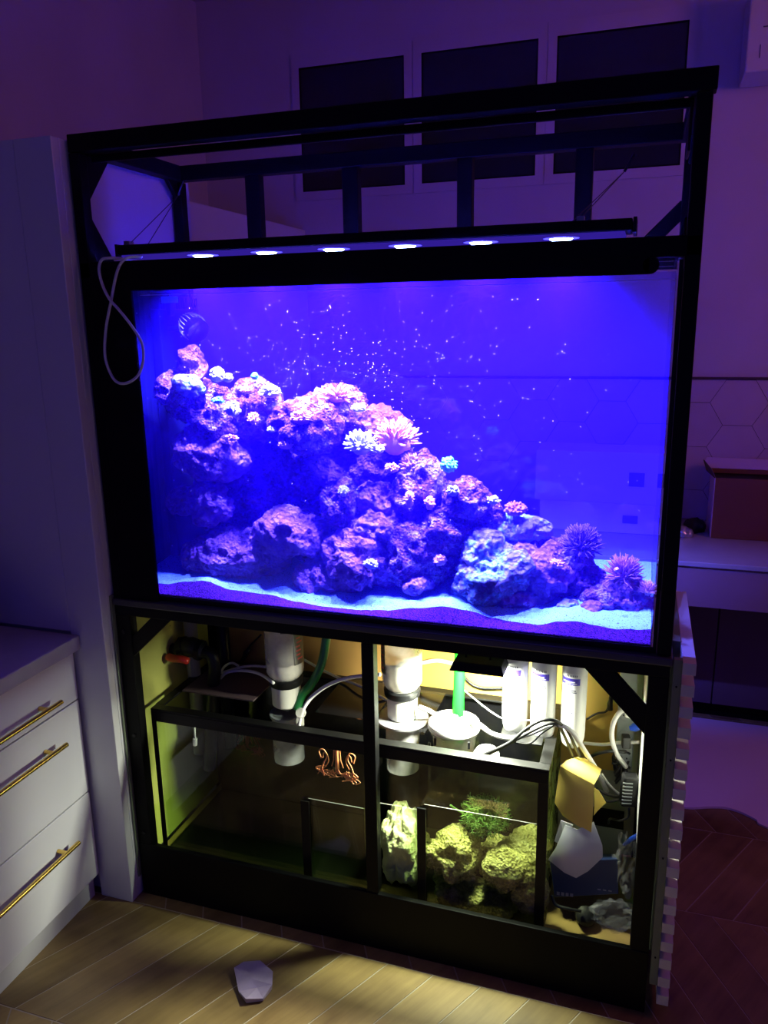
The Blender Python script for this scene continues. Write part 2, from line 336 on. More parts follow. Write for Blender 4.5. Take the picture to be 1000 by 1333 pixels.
# backsplash: flat-topped hexagon tiles clipped to the band between counter and its top line
back = struct(build('trim_1', MB().box(.2, 3.0, YW-.006, YW, .78, 1.34), M['hexgrout']))
struct(build('trim_2', MB().box(.2, 3.0, YW-.016, YW, 1.34, 1.348), M['hexgrout']))
def clip(poly, ax, lim, keep_less):
    out = []
    for i in range(len(poly)):
        a, b = poly[i], poly[(i+1) % len(poly)]
        ia = (a[ax] <= lim) == keep_less; ib = (b[ax] <= lim) == keep_less
        if ia: out.append(a)
        if ia != ib:
            t = (lim-a[ax])/(b[ax]-a[ax]); out.append(tuple(a[j]+(b[j]-a[j])*t for j in range(2)))
    return out
ha, hh = .1045, .174
for ci in range(-9, 9):
    for ri in range(5):
        cx = 1.630 + ci*.1565; cz = 1.2505 - ri*hh + (.087 if ci % 2 else 0)
        a = ha-.0012; h = hh/2-.001
        p = [(cx-a,cz),(cx-a/2,cz-h),(cx+a/2,cz-h),(cx+a,cz),(cx+a/2,cz+h),(cx-a/2,cz+h)]
        p = clip(clip(p, 1, 1.338, True), 1, .782, False)
        if len(p) < 3: continue
        area2 = sum(p[i][0]*p[(i+1)%len(p)][1]-p[(i+1)%len(p)][0]*p[i][1] for i in range(len(p)))
        if abs(area2) < 1e-4: continue
        build('tile', MB().prism([(q[0],YW-.010,q[1]) for q in p], (0,.006,0)), M['hex'], parent=back)
# three dark panes high on the wall in one white surround
fr = MB()
fx = [(-.156,.298),(.370,.826),(.896,1.357)]; fz0, fz1 = 2.12, 2.60
for i, (x0, x1) in enumerate(fx):
    w = struct(build('window_%d' % (i+1), MB().box(x0-.034,x1+.034,YW-.006,YW,fz1,fz1+.05).box(x0-.034,x1+.034,YW-.006,YW,fz0-.035,fz0)
               .box(x0-.034,x0,YW-.006,YW,fz0,fz1).box(x1,x1+.034,YW-.006,YW,fz0,fz1), M['wall']))
    build('pane', MB().box(x0,x1,YW-.004,YW-.0005,fz0,fz1), M['darkglass'], parent=w)
    build('sash', MB().box(x0,x0+.006,YW-.006,YW-.003,fz0,fz1).box(x1-.006,x1,YW-.006,YW-.003,fz0,fz1).box(x0,x1,YW-.006,YW-.003,fz1-.006,fz1).box(x0,x1,YW-.006,YW-.003,fz0,fz0+.006), M['black'], parent=w)

# ------------------------------------------------------------------ aquarium stand (one welded frame)
W, D = 1.363, .45
st = thing('aquarium_stand', (W/2, D/2, 0), 'tall black square-tube steel frame that carries the glowing reef aquarium', 'stand')
def sp(name, mb, m=None, bev=.002, **k): return build(name, mb, m or M['black'], parent=st, bevel=bev, **k)
for x in (0.0, W-.042):                    # lower posts
    sp('post', MB().box(x,x+.042,0,.03,0,.845)); sp('post', MB().box(x,x+.042,D-.03,D,0,.845))
sp('post', MB().box(.680,.711,0,.03,.165,.845))
for x in (0.0, W-.028):                    # upper posts
    sp('post', MB().box(x,x+.028,.0,.028,.894,1.96)); sp('post', MB().box(x,x+.028,D-.03,D,.894,1.96))
sp('beam', MB().box(0,W,0,.034,.845,.874)); sp('beam', MB().box(0,W,D-.034,D,.845,.874))
for x in (0, W-.034): sp('beam', MB().box(x,x+.034,.034,D-.034,.845,.874))
sp('shelf', MB().box(-.0,W+.004,-.008,D,.874,.892), M['shelf'], bev=.003)
for z0, z1, y in ((1.685,1.722,0),(1.685,1.722,D-.036),(1.962,2.0,0),(1.962,2.0,D-.036)): sp('beam', MB().box(0,W+(.006 if z0>1.9 and y==0 else 0),y,y+.036,z0,z1))
for z0, z1 in ((1.685,1.722),(1.962,2.0)):
    for x in (0, W-.036): sp('beam', MB().box(x,x+.036,.036,D-.036,z0,z1))
sp('beam', MB().box(.03,W-.03,.040,.050,1.945,1.962))
for x0, x1 in ((.228,.270),(.506,.549),(.809,.847),(1.094,1.134)): sp('upright', MB().box(x0,x1,D-.034,D-.004,1.722,1.962))
def gusset(a, b, w, ax, c, th):            # flat diagonal bar between two points of a plane
    a = Vector(a); b = Vector(b); d = (b-a).normalized(); n = Vector((-d.y, d.x))*w/2
    q = [a+n, b+n, b-n, a-n]
    if ax == 'y': return MB().prism([(p.x, c, p.y) for p in q], (0, th, 0))
    return MB().prism([(c, p.x, p.y) for p in q], (th, 0, 0))
def webplate(p, ax, c, th):
    if ax == 'y': return MB().prism([(x, c, z) for x, z in p], (0, th, 0))
    return MB().prism([(c, y, z) for y, z in p], (th, 0, 0))
sp('gusset', gusset((.020,.738),(.150,.860),.040,'y',.004,.012)); sp('gusset', gusset((1.345,.715),(1.205,.862),.046,'y',.004,.012))
for pz in ([(.03,1.96),(.03,1.855),(.12,1.96)],[(.03,1.722),(.03,1.832),(.115,1.722)],[(D-.03,1.962),(D-.03,1.91),(D-.08,1.962)],[(D-.03,1.722),(D-.03,1.80),(D-.10,1.722)]):
    sp('gusset', webplate(pz, 'x', .008, .012)); sp('gusset', webplate(pz, 'x', W-.02, .012))
sp('gusset', gusset((1.345,1.825),(1.235,1.715),.034,'y',D-.02,.012)); sp('gusset', gusset((.018,1.79),(.085,1.715),.03,'y',D-.02,.012))
sp('corner_bracket', MB().box(W-.036,W-.031,.03,.12,1.87,1.955), M['plastic'])
sp('base_panel', MB().box(.0,W,-.002,.012,0,.165)); sp('base_shelf', MB().box(.02,W-.02,.012,D-.03,.085,.10), M['tan'])
sp('side_cover', MB().box(.028,.134,-.0,.010,.892,1.685)); 
sp('light_shield', MB().box(.134,1.275,.000,.008,1.655,1.687).lathe((1.275,.004,1.671),[(.016,-.004),(.016,.004)],16,(math.pi/2,0,0)))
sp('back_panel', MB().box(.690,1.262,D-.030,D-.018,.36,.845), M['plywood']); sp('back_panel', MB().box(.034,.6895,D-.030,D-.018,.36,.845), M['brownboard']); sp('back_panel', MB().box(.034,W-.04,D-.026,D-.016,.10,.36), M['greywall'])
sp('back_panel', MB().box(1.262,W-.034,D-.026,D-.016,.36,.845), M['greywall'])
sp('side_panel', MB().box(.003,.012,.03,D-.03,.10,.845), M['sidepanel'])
for z in (.2,.5,.8): sp('bolt_head', MB().lathe((.021,-.001,z),[(.006,-.002),(.005,.002)],8,(math.pi/2,0,0)), M['plastic'], bev=0)

# slatted cladding on the right flank
cl = thing('slatted_panel', (1.389,.22,.03), 'slatted panel of white battens standing against the right side of the stand', 'panel')
build('board', MB().box(1.3685,1.386,-.004,.012,.085,.89), M['board'], parent=cl, bevel=.001)
build('backing', MB().box(1.3685,1.386,.10,.45,.085,.89), M['board'], parent=cl, bevel=.001)  # unseen board added to keep sump light off the floor at right
for z in (.16,.42,.66,.83): build('screw', MB().lathe((1.377,-.005,z),[(.0022,-.001),(.0018,.001)],8,(math.pi/2,0,0)), M['black'], parent=cl)
for k in range(18): build('slat', MB().box(1.386,1.412,-.012+.001*(k%3),.45,.042+.0482*k,.068+.0482*k), M['slat'], parent=cl, bevel=.001)

# ------------------------------------------------------------------ aquarium
aq = thing('aquarium', (.685,.23,.894), 'large rimless glass reef aquarium glowing deep blue on the black steel stand', 'aquarium')
X0, X1, Y0, Y1, Z0, Z1 = .033, 1.333, .014, .412, .893, 1.678
build('front_pane', MB().box(X0,X1,Y0,Y0+.010,Z0,Z1), M['frontpane'], parent=aq)
build('back_pane', MB().box(X0,X1,Y1-.010,Y1,Z0,Z1), M['backpane'], parent=aq)
build('side_pane', MB().box(X0,X0+.010,Y0+.0105,Y1-.0105,Z0,Z1), M['navy'], parent=aq)
build('side_pane', MB().box(X1-.010,X1,Y0+.0105,Y1-.0105,Z0,Z1), M['frontpane'], parent=aq)
build('base_pane', MB().box(X0+.011,X1-.011,Y0+.011,Y1-.011,Z0,.903), M['black'], parent=aq)
build('base_trim', MB().box(X0,X1,.0105,.0136,Z0,.906).box(1.326,X1,.0108,.0136,.906,1.68), M['silicone'], parent=aq)
wz = 1.660
build('water', MB().box(X0+.0108,X1-.0108,Y0+.0108,Y1-.0108,.9035,wz), M['water'], parent=aq)
build('silicone_joint', MB().box(X0+.0105,X0+.015,Y0+.0105,Y0+.015,.905,1.67).box(X0+.0105,X0+.016,Y1-.016,Y1-.0105,.905,1.67), M['silicone'], parent=aq)
build('overflow_box', MB().box(.046,.074,.20,.395,.905,1.618), M['navy'], parent=aq, bevel=.003)
comb = MB()
for k in range(16): comb.box(.048,.072,.205+.012*k,.211+.012*k,1.618,1.648)
build('overflow_comb', comb, M['navy'], parent=aq)
build('edge_brace', MB().box(.136,1.32,.027,.045,1.664,1.670), M['acrylic'], parent=aq)
net = MB()
for k in range(9): net.box(.045,.175,.03+.02*k,.0312+.02*k,1.672,1.6732)
for k in range(8): net.box(.048+.017*k,.0492+.017*k,.03,.2,1.6735,1.6747)
tag(build('mesh_lid', net, M['speck']), 'fine mesh screen on the top left corner of the blue tank', 'lid')

# sand bed: closed height field with the dune line seen along the front glass
SX = [.045,.13,.19,.246,.32,.427,.5,.569,.65,.726,.80,.874,.93,.981,1.03,1.084,1.13,1.166,1.21,1.247,1.29,1.337]
SZ = [.926,.926,.938,.945,.928,.925,.914,.909,.909,.915,.928,.939,.934,.923,.918,.917,.930,.934,.929,.925,.929,.934]
def sandz(x, y):
    for i in range(len(SX)-1):
        if x <= SX[i+1]:
            t = (x-SX[i])/(SX[i+1]-SX[i]); t = t*t*(3-2*t); z = SZ[i]+(SZ[i+1]-SZ[i])*t; break
    else: z = SZ[-1]
    if y < .045: return .9043 + (z-.9065)*max(0, (y-.0253)/.0197)**.9
    f = max(0, 1-(y-.045)/.16)
    zr = .935 + .10*(y-.03) + .010*noise.noise((x*6, y*6, 3.1))
    z = z*f + zr*(1-f) + .012*math.sin(min(1,(y-.045)/.05)*math.pi/2)*f
    return z + .0012*noise.noise((x*70, y*70, 1))
nx, ny = 180, 50; mb = MB(); xs = [.0445+(1.3215-.0445)*i/nx for i in range(nx+1)]; ys = [.0253+(.4005-.0253)*j/ny for j in range(ny+1)]
vs_ = [(x,y,sandz(x,y)) for y in ys for x in xs] + [(x,y,.9037) for y in ys for x in xs]; n0 = (nx+1)*(ny+1); fs = []
for j in range(ny):
    for i in range(nx):
        a = j*(nx+1)+i; fs.append((a,a+1,a+nx+2,a+nx+1)); fs.append((n0+a,n0+a+nx+1,n0+a+nx+2,n0+a+1))
for i in range(nx):
    fs.append((i,n0+i,n0+i+1,i+1)); a = ny*(nx+1)+i; fs.append((a,a+1,n0+a+1,n0+a))
for j in range(ny):
    a = j*(nx+1); fs.append((a,a+nx+1,n0+a+nx+1,n0+a)); a += nx; fs.append((a,n0+a,n0+a+nx+1,a+nx+1))
mb.add(vs_, fs)
sb_ = tag(build('sand_bed', mb, M['sand'], smooth=True), 'white aragonite sand with a wavy dune line along the front glass', 'sand', kind='stuff')

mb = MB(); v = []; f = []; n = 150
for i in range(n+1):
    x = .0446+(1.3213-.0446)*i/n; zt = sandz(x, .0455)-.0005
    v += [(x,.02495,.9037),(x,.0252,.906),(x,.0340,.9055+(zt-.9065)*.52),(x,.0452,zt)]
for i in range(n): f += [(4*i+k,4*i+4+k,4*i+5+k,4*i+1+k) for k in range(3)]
build('shaded_sand_layer', mb.add(v, f), M['sandshade'], parent=sb_, kind='stuff')  # front face of the sand, its shade put into a darker purple colour
build('bright_waterline', MB().box(.15,1.32,Y0-.0012,Y0-.0003,1.6445,1.6455), M['speck'], parent=aq)  # pale strip added for the bright line where water meets glass
# ------------------------------------------------------------------ rocks
def rock(name, c, r, seed, m, label, cat='rock', group=None, lumps=.35, pits=.25, sub=5, rot=(0,0,0), shape=None, freq=1.0, rough=1.0):
    bm = bmesh.new(); bmesh.ops.create_icosphere(bm, subdivisions=sub, radius=1.0)
    R = Euler(rot).to_matrix(); off = Vector((seed*7.13, seed*3.7, seed*1.91)); mn = min(r); av = sum(r)/3
    for v in bm.verts:
        p = v.co.copy(); q = Vector((p.x*r[0], p.y*r[1], p.z*r[2]))
        if shape: q = shape(p, q)
        u = q/av
        d = lumps*(noise.noise(u*1.3*freq+off) + .55*(1-2*abs(noise.noise(u*2.9*freq+off))))
        s = q/.03
        d2 = rough*(.0085*(1-2.4*abs(noise.noise(s*.5*freq+off))) + .0070*(1-2.2*abs(noise.noise(s*1.1+off))) + .0045*(1-2*abs(noise.noise(s*2.3+off*3))) + .0025*noise.noise(s*4.5+off))
        pt = noise.noise(s*.62+off*2); d2 -= pits*.03*max(0, pt-.28)
        v.co = R @ (q + p*(d*mn + d2)) + Vector(c)
    mb = MB(); bm.verts.ensure_lookup_table(); mb.v = [v.co.copy() for v in bm.verts]; mb.f = [tuple(v.index for v in f.verts) for f in bm.faces]; bm.free()
    o = build(name, mb, m, smooth='full'); tag(o, label, cat, group); return o
def px(u): return u
ROCKS = [
 # center, radii, seed, material, label, options
 ((0.181,0.140,1.400),(.075,.05,.048),1,'rock','jagged ledge rock highest at the left, under the pump',{'rot':(0,.5,0)}),
 ((0.182,0.150,1.484),(.022,.022,.036),2,'rock_dark','small dark rock standing below the pump at upper left',{'sub':4}),
 ((0.250,0.150,1.344),(.06,.05,.07),3,'rock','bright-topped rock right of the left ledge with white coral on it',{}),
 ((0.341,0.190,1.361),(.07,.05,.07),4,'rock','craggy rock on the crest between the two white corals',{}),
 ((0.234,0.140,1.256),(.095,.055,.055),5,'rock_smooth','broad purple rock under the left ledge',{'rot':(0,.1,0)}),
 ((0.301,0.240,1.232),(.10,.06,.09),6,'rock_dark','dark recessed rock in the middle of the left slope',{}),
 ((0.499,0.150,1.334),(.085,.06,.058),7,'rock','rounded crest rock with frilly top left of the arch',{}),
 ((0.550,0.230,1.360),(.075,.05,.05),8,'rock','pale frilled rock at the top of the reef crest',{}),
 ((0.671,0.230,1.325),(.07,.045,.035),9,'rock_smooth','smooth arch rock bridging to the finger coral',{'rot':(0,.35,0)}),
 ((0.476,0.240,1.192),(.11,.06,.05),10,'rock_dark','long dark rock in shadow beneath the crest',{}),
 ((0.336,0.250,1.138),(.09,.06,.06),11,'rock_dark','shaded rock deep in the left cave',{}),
 ((0.217,0.140,1.124),(.052,.035,.044),12,'rock_smooth','star-shaped purple rock jutting out above the big left slab',{'lumps':.65,'pits':.1}),
 ((0.139,0.140,1.126),(.030,.025,.022),13,'rock_smooth','small rounded knob beside the star-shaped rock',{'sub':4}),
 ((0.283,0.150,0.986),(.155,.075,.062),14,'rock_smooth','large smooth slab rock on the sand at lower left',{'lumps':.22,'pits':.1,'rot':(0,-.08,0)}),
 ((0.455,0.130,1.066),(.088,.06,.052),15,'rock_smooth','rounded knobby rock leaning over the big left slab',{'rot':(0,.1,0)}),
 ((0.530,0.140,0.947),(.068,.05,.035),16,'rock_smooth','low mauve rock on the sand left of the pitted rock',{}),
 ((0.631,0.140,1.004),(.092,.065,.072),17,'rock_smooth','big pitted round rock at the middle of the sand',{'pits':.6}),
 ((0.582,0.150,1.142),(.038,.035,.056),18,'rock','upright knobby rock with a bright tip in the reef centre',{}),
 ((0.668,0.180,1.146),(.058,.04,.032),19,'rock_smooth','small ring-like rock right of the upright knob',{'pits':.7}),
 ((0.673,0.150,1.085),(.062,.045,.036),20,'rock_smooth','flat rock bridging above the big pitted rock',{}),
 ((0.773,0.180,1.184),(.055,.045,.088),21,'rock','tall craggy pillar rock below the finger coral',{}),
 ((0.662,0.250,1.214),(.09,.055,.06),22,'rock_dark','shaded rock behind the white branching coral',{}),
 ((0.775,0.155,1.023),(.075,.055,.082),23,'rock','upright purple rock standing on the sand right of the pitted rock',{}),
 ((0.895,0.150,1.169),(.052,.04,.042),24,'rock','crest rock carrying the cyan coral',{}),
 ((0.922,0.190,1.134),(.060,.035,.034),26,'rock','ledge rock pointing right beyond the dark hollow',{'rot':(0,.25,0)}),
 ((0.847,0.150,1.091),(.055,.045,.05),27,'rock','cratered rock left below the dark hollow',{}),
 ((0.921,0.200,1.083),(.052,.04,.036),25,'rock','lower lip rock beneath the dark hollow',{'rot':(0,-.4,0)}),
 ((0.883,0.260,1.117),(.05,.03,.045),28,'rock_dark','dark rock at the back of the hollow',{'sub':4}),
 ((1.013,0.210,1.095),(.068,.05,.024),29,'rock_pale','flat white-topped cap rock right of the hollow',{'rot':(0,.05,0)}),
 ((1.027,0.235,1.047),(.055,.045,.035),30,'rock_dark','dark rock hanging under the flat cap rock',{}),
 ((0.966,0.115,1.001),(.085,.05,.050),31,'rock_pale','mint-white encrusted rock at the left foot of the right mound',{'rot':(0,-.5,0)}),
 ((0.942,0.125,1.039),(.042,.036,.060),32,'rock_pale','mint-white peak of the right mound',{}),
 ((1.049,0.185,0.992),(.100,.07,.066),33,'rock_smooth','big mauve mound rock on the right of the reef',{}),
 ((0.999,0.135,0.941),(.07,.035,.024),34,'rock_smooth','low purple rock lying on the sand before the right mound',{}),
 ((1.125,0.220,1.024),(.058,.045,.04),35,'rock','speckled rock sloping down at the right end of the mound',{'rot':(0,.4,0)}),
 ((1.154,0.210,0.964),(.055,.045,.045),36,'rock_dark','dark rock below the bush coral',{}),
 ((1.213,0.150,0.947),(.038,.03,.022),37,'rock','small encrusted stone on the sand near the right corner',{'sub':4}),
 ((1.266,0.170,0.955),(.050,.04,.042),38,'rock_smooth','mauve stone under the feathery coral in the right corner',{}),
 ((1.190,0.120,0.933),(.024,.02,.012),39,'rock_smooth','flat purple pebble on the sand in front of the small encrusted stone',{'sub':4}),
 ((1.142,0.120,0.940),(.017,.014,.011),40,'rock_pale','pale rounded pebble alone on the sand at right',{'sub':4,'lumps':.15}),
 ((0.794,0.100,0.964),(.026,.018,.011),41,'rock_smooth','flat shell-like stone on the sand at the middle',{'sub':4}),
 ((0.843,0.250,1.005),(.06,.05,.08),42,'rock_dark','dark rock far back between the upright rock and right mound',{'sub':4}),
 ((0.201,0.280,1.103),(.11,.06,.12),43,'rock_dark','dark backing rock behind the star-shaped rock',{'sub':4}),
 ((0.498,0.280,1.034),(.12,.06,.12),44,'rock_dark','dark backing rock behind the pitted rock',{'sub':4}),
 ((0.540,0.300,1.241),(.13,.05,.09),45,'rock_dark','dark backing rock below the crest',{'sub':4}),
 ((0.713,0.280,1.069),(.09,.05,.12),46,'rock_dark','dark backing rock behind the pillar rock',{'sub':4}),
]
for c, r, sd, mk, lb, kw in ROCKS: rock('live_rock', c, tuple(q*.92 for q in r), sd, M[mk], lb, 'rock', **kw)

# ------------------------------------------------------------------ corals
def frond(mb, base, d, L, r, rnd, n=5, bend=.35, tip=1.0):
    p = Vector(base); d = Vector(d).normalized(); pts = [p.copy()]
    for i in range(4):
        d = (d + Vector((rnd.uniform(-1,1), rnd.uniform(-1,1), rnd.uniform(-.4,1)))*bend*.35).normalized(); p = p + d*L/4; pts.append(p.copy())
    mb.tube(pts, [r, r*.9, r*.85, r*.8*tip, r*.35], n)
def coral(name, c, rad, count, br, m, label, seed, up=.3, flat=(1,1,1), n=5, bend=.35, core=.45, tip=1.0, group=None):
    rnd = random.Random(seed); c = Vector(c)
    mb = MB()
    for k in range(count):
        while True:
            d = Vector((rnd.uniform(-1,1), rnd.uniform(-1,1), rnd.uniform(-.5,1)+up))
            if .1 < d.length < 1.4: break
        d.normalize(); d = Vector((d.x*flat[0], d.y*flat[1], d.z*flat[2]))
        frond(mb, c + d*rad*core*.6, d, rad*rnd.uniform(.6,1)*(1-core*.6), br*rnd.uniform(.75,1.2), rnd, n, bend, tip)
    bm = bmesh.new(); bmesh.ops.create_icosphere(bm, subdivisions=3, radius=1.0)
    cv = []
    for v in bm.verts:
        p = v.co; cv.append(c + Vector((p.x*flat[0],p.y*flat[1],p.z*flat[2]))*rad*core*(1+.3*noise.noise(p*3+Vector((seed,0,0)))))
    bm.verts.ensure_lookup_table(); mb.add(cv, [tuple(v.index for v in f.verts) for f in bm.faces]); bm.free()
    return tag(build(name, mb, m, smooth='full'), label, 'coral', group)
coral('branching_coral', (0.645,0.130,1.287), .048, 110, .0046, M['coral_white'], 'white branching coral clump in the middle of the reef', 1, flat=(1,.8,.85))
coral('finger_coral', (0.719,0.170,1.297), .068, 150, .0040, M['coral_pink'], 'pink finger coral spreading along the right shoulder of the reef', 2, flat=(1.0,.7,.85), core=.55)
coral('finger_coral', (0.759,0.170,1.240), .036, 60, .0036, M['coral_pink'], 'smaller pink finger coral at the tip of the shoulder', 3, core=.5)
coral('frilly_coral', (0.566,0.190,1.397), .045, 90, .0034, M['coral_pink'], 'pinkish frilly coral on the highest crest rock', 4, flat=(1.3,.8,.55))
coral('leather_coral', (0.283,0.110,1.455), .022, 60, .0050, M['coral_white'], 'brilliant white coral under the pump at upper left', 5, core=.75, tip=1.3)
coral('leather_coral', (0.307,0.120,1.448), .014, 40, .0042, M['coral_white'], 'smaller white coral just right of the brilliant one', 55, core=.75, tip=1.3)
coral('leather_coral', (0.409,0.140,1.411), .030, 70, .0044, M['coral_white'], 'ragged white coral on the crest left of the highest rock', 6, flat=(1.2,.8,.6), core=.65)
coral('tuft_coral', (0.859,0.130,1.251), .024, 60, .0042, M['coral_cyan'], 'cyan tuft coral on the right crest', 7, core=.7, tip=1.3)
coral('tuft_coral', (0.380,0.120,1.453), .011, 30, .0030, M['coral_cyan'], 'tiny cyan tuft on the left crest', 8, core=.75, tip=1.2)
coral('tuft_coral', (0.301,0.075,1.397), .016, 40, .0034, M['coral_cyan'], 'cyan tuft on the bright-topped left rock', 9, flat=(1.3,.8,.6), core=.75)
coral('tuft_coral', (0.336,0.080,1.376), .024, 55, .0036, M['coral_white'], 'white tuft on the bright-topped left rock', 10, core=.7)
coral('tuft_coral', (0.428,0.100,1.326), .013, 40, .0034, M['coral_white'], 'white tuft in the hollow left of the rounded crest rock', 11, flat=(1.3,.8,.7), core=.75)
coral('tuft_coral', (0.700,0.110,1.287), .012, 30, .0034, M['coral_white'], 'white knob coral between the branching and finger corals', 12, core=.75)
coral('brain_coral', (1.009,0.170,1.145), .030, 130, .0036, M['coral_mauve'], 'round mauve coral sitting on the flat cap rock', 13, flat=(1,.8,.55), core=.8)
coral('bush_coral', (1.161,0.180,1.064), .060, 330, .0018, M['coral_dark'], 'dark feathery bush coral at the right of the reef', 14, flat=(.9,.7,1.0), n=4, bend=.9, core=.4)
coral('feather_coral', (1.258,0.150,1.012), .055, 320, .0016, M['coral_mauve'], 'mauve feather coral nearest the right corner of the tank', 15, flat=(.9,.7,1.0), n=4, bend=.8, core=.35)
coral('tuft_coral', (1.311,0.140,0.984), .030, 110, .0014, M['coral_pink'], 'wispy pink fronds bent to the right glass', 16, n=4, bend=.9, core=.3)
coral('tuft_coral', (1.244,0.090,1.044), .007, 16, .0026, M['coral_pink'], 'tiny pale bud in front of the mauve feather coral', 17, core=.8)
coral('crust_coral', (0.817,0.120,1.162), .018, 60, .0030, M['coral_pink'], 'pinkish crust coral on the pillar rock', 18, flat=(.8,.6,1.2), core=.75)
coral('crust_coral', (1.113,0.120,1.036), .018, 60, .0026, M['coral_pink'], 'pink crust coral on the speckled sloping rock', 19, flat=(1.3,.6,.7), core=.7)
coral('crust_coral', (0.513,0.090,1.357), .030, 110, .0028, M['coral_pink'], 'pink crust coral over the rounded crest rock', 20, flat=(1.2,.6,.6), core=.75)
coral('crust_coral', (0.877,0.100,1.197), .018, 50, .0032, M['coral_white'], 'white crust coral left of the dark hollow', 21, flat=(1.1,.6,.9), core=.7)
coral('crust_coral', (0.958,0.140,1.171), .020, 60, .0030, M['coral_white'], 'white crust coral on the ledge pointing right', 22, flat=(1.3,.6,.6), core=.7)
fan = MB(); c0 = (0.227,0.130,1.464); prev = None
fan.lathe(c0, [(.004,-.006),(.020,-.003),(.028,.004),(.030,.010),(.026,.008),(.014,.002)], 20, (1.1,.2,-.4))
tag(build('plate_coral', fan, M['rock_smooth'], smooth=True), 'round plate coral tilted on edge beside the brilliant white coral', 'coral')
rock('shelf_coral', (0.213,0.095,1.431), (.034,.022,.010), 95, M['rock_pale'], 'pale flat shelf coral sloping over the left ledge rock', 'coral', sub=4, rot=(0,.42,0))
for i, (c_, m_, fl, lb) in enumerate((((0.357,0.120,1.419),'coral_pink',(1.1,.7,.6),'pink crust coral left of the ragged white coral'),((0.375,0.110,1.351),'coral_pink',(.9,.6,1.0),'pinkish crust coral in the notch of the left crest'),
    ((0.546,0.130,1.380),'coral_white',(1.3,.6,.6),'white crust coral on the left shoulder of the highest crest rock'),((0.642,0.130,1.378),'coral_white',(1.2,.6,.6),'white crust coral on the right shoulder of the highest crest rock'),
    ((0.320,0.090,1.304),'coral_pink',(1.6,.6,.4),'pink crust line along the edge of the broad purple rock'),((0.468,0.090,1.291),'coral_pink',(1.2,.6,.6),'pink crust coral under the rounded crest rock'),
    ((0.731,0.100,1.244),'coral_pink',(1.1,.6,.7),'pink crust coral below the white branching coral'),((0.605,0.110,1.181),'coral_white',(.7,.6,.9),'white crust on the tip of the upright knobby rock'),
    ((0.773,0.100,1.173),'coral_pink',(.7,.6,1.4),'long pink crust down the face of the pillar rock'),((0.685,0.070,1.016),'coral_white',(1.2,.5,.8),'white crust patch on the pitted round rock'),
    ((0.849,0.090,1.033),'coral_pink',(.9,.6,.9),'pink crust coral on the upright purple rock'))):
    coral('crust_coral', c_, .019, 70, .0024, M[m_], lb, 200+i, flat=fl, core=.72)
# specks of plankton and bubbles floating in the water
mb = MB(); rnd = random.Random(77)
for k in range(520):
    if k < 300: u = rnd.gauss(.62,.2); z = rnd.gauss(1.48,.07)
    else: u = rnd.uniform(.1,1.3); z = rnd.uniform(1.0,1.64)
    if not .06 < u < 1.31 or not .98 < z < 1.64: continue
    c = Vector((u, rnd.uniform(.035,.16), z)); r = rnd.uniform(.0006,.0012)
    mb.add([c+Vector(d)*r for d in ((1,0,0),(-1,0,0),(0,1,0),(0,-1,0),(0,0,1),(0,0,-1))], [(0,2,4),(2,1,4),(1,3,4),(3,0,4),(2,0,5),(1,2,5),(3,1,5),(0,3,5)])
tag(build('floating_specks', mb, M['speck']), 'fine white specks drifting in the blue tank water', 'specks', kind='stuff')

# wave pump on the left inside
wp = thing('wave_pump', (.105,.24,1.56), 'black caged wave pump with ribbed intake at the upper left inside the tank', 'pump')
pc = Vector((0.147,0.240,1.570)); R = Vector((.80,-.38,-.46)).to_track_quat('Z','Y').to_euler(); Rm = R.to_matrix()
build('motor', MB().lathe(pc, [(.016,-.036),(.022,-.032),(.022,.0)], 20, R), M['gloss'], parent=wp, smooth=True)
build('nozzle', MB().lathe(pc, [(.022,.001),(.032,.006),(.032,.024),(.029,.026)], 24, R), M['gloss'], parent=wp, smooth=True)
build('hub', MB().lathe(pc, [(.012,.0265),(.012,.029),(.006,.031)], 16, R), M['gloss'], parent=wp, smooth=True)
rib = MB()
for k in range(20):
    g = 2*math.pi*k/20; a = pc + Rm @ Vector((.0225*math.cos(g), .0225*math.sin(g), -.036)); c_ = pc + Rm @ Vector((.0345*math.cos(g), .0345*math.sin(g), .005))
    rib.tube([a, (a+c_)/2 + Rm @ Vector((.004*math.cos(g), .004*math.sin(g), 0)), c_], .0015, 5)
build('rib', rib, M['coral_white'], parent=wp, kind='stuff')
build('magnet_mount', MB().lathe((.051,.24,1.565), [(.026,-.004),(.026,.004),(.02,.009)], 20, (0,math.pi/2,0)).tube([(.055,.24,1.565), pc], .007, 8), M['navy'], parent=wp, smooth=True)
fb = thing('float_sensor', (.085,.22,1.60), 'small sensor with a light blue tag at the top left of the tank', 'sensor')
build('body', MB().box(.046,.105,.205,.225,1.645,1.66).box(.09,.105,.205,.225,1.60,1.645), M['navy'], parent=fb, bevel=.002)
build('blue_tag', MB().box((0.082,0.200,1.635)[0],(0.130,0.200,1.634)[0],.200,.2045,1.632,1.648), M['bluelabel'], parent=fb, bevel=.001)

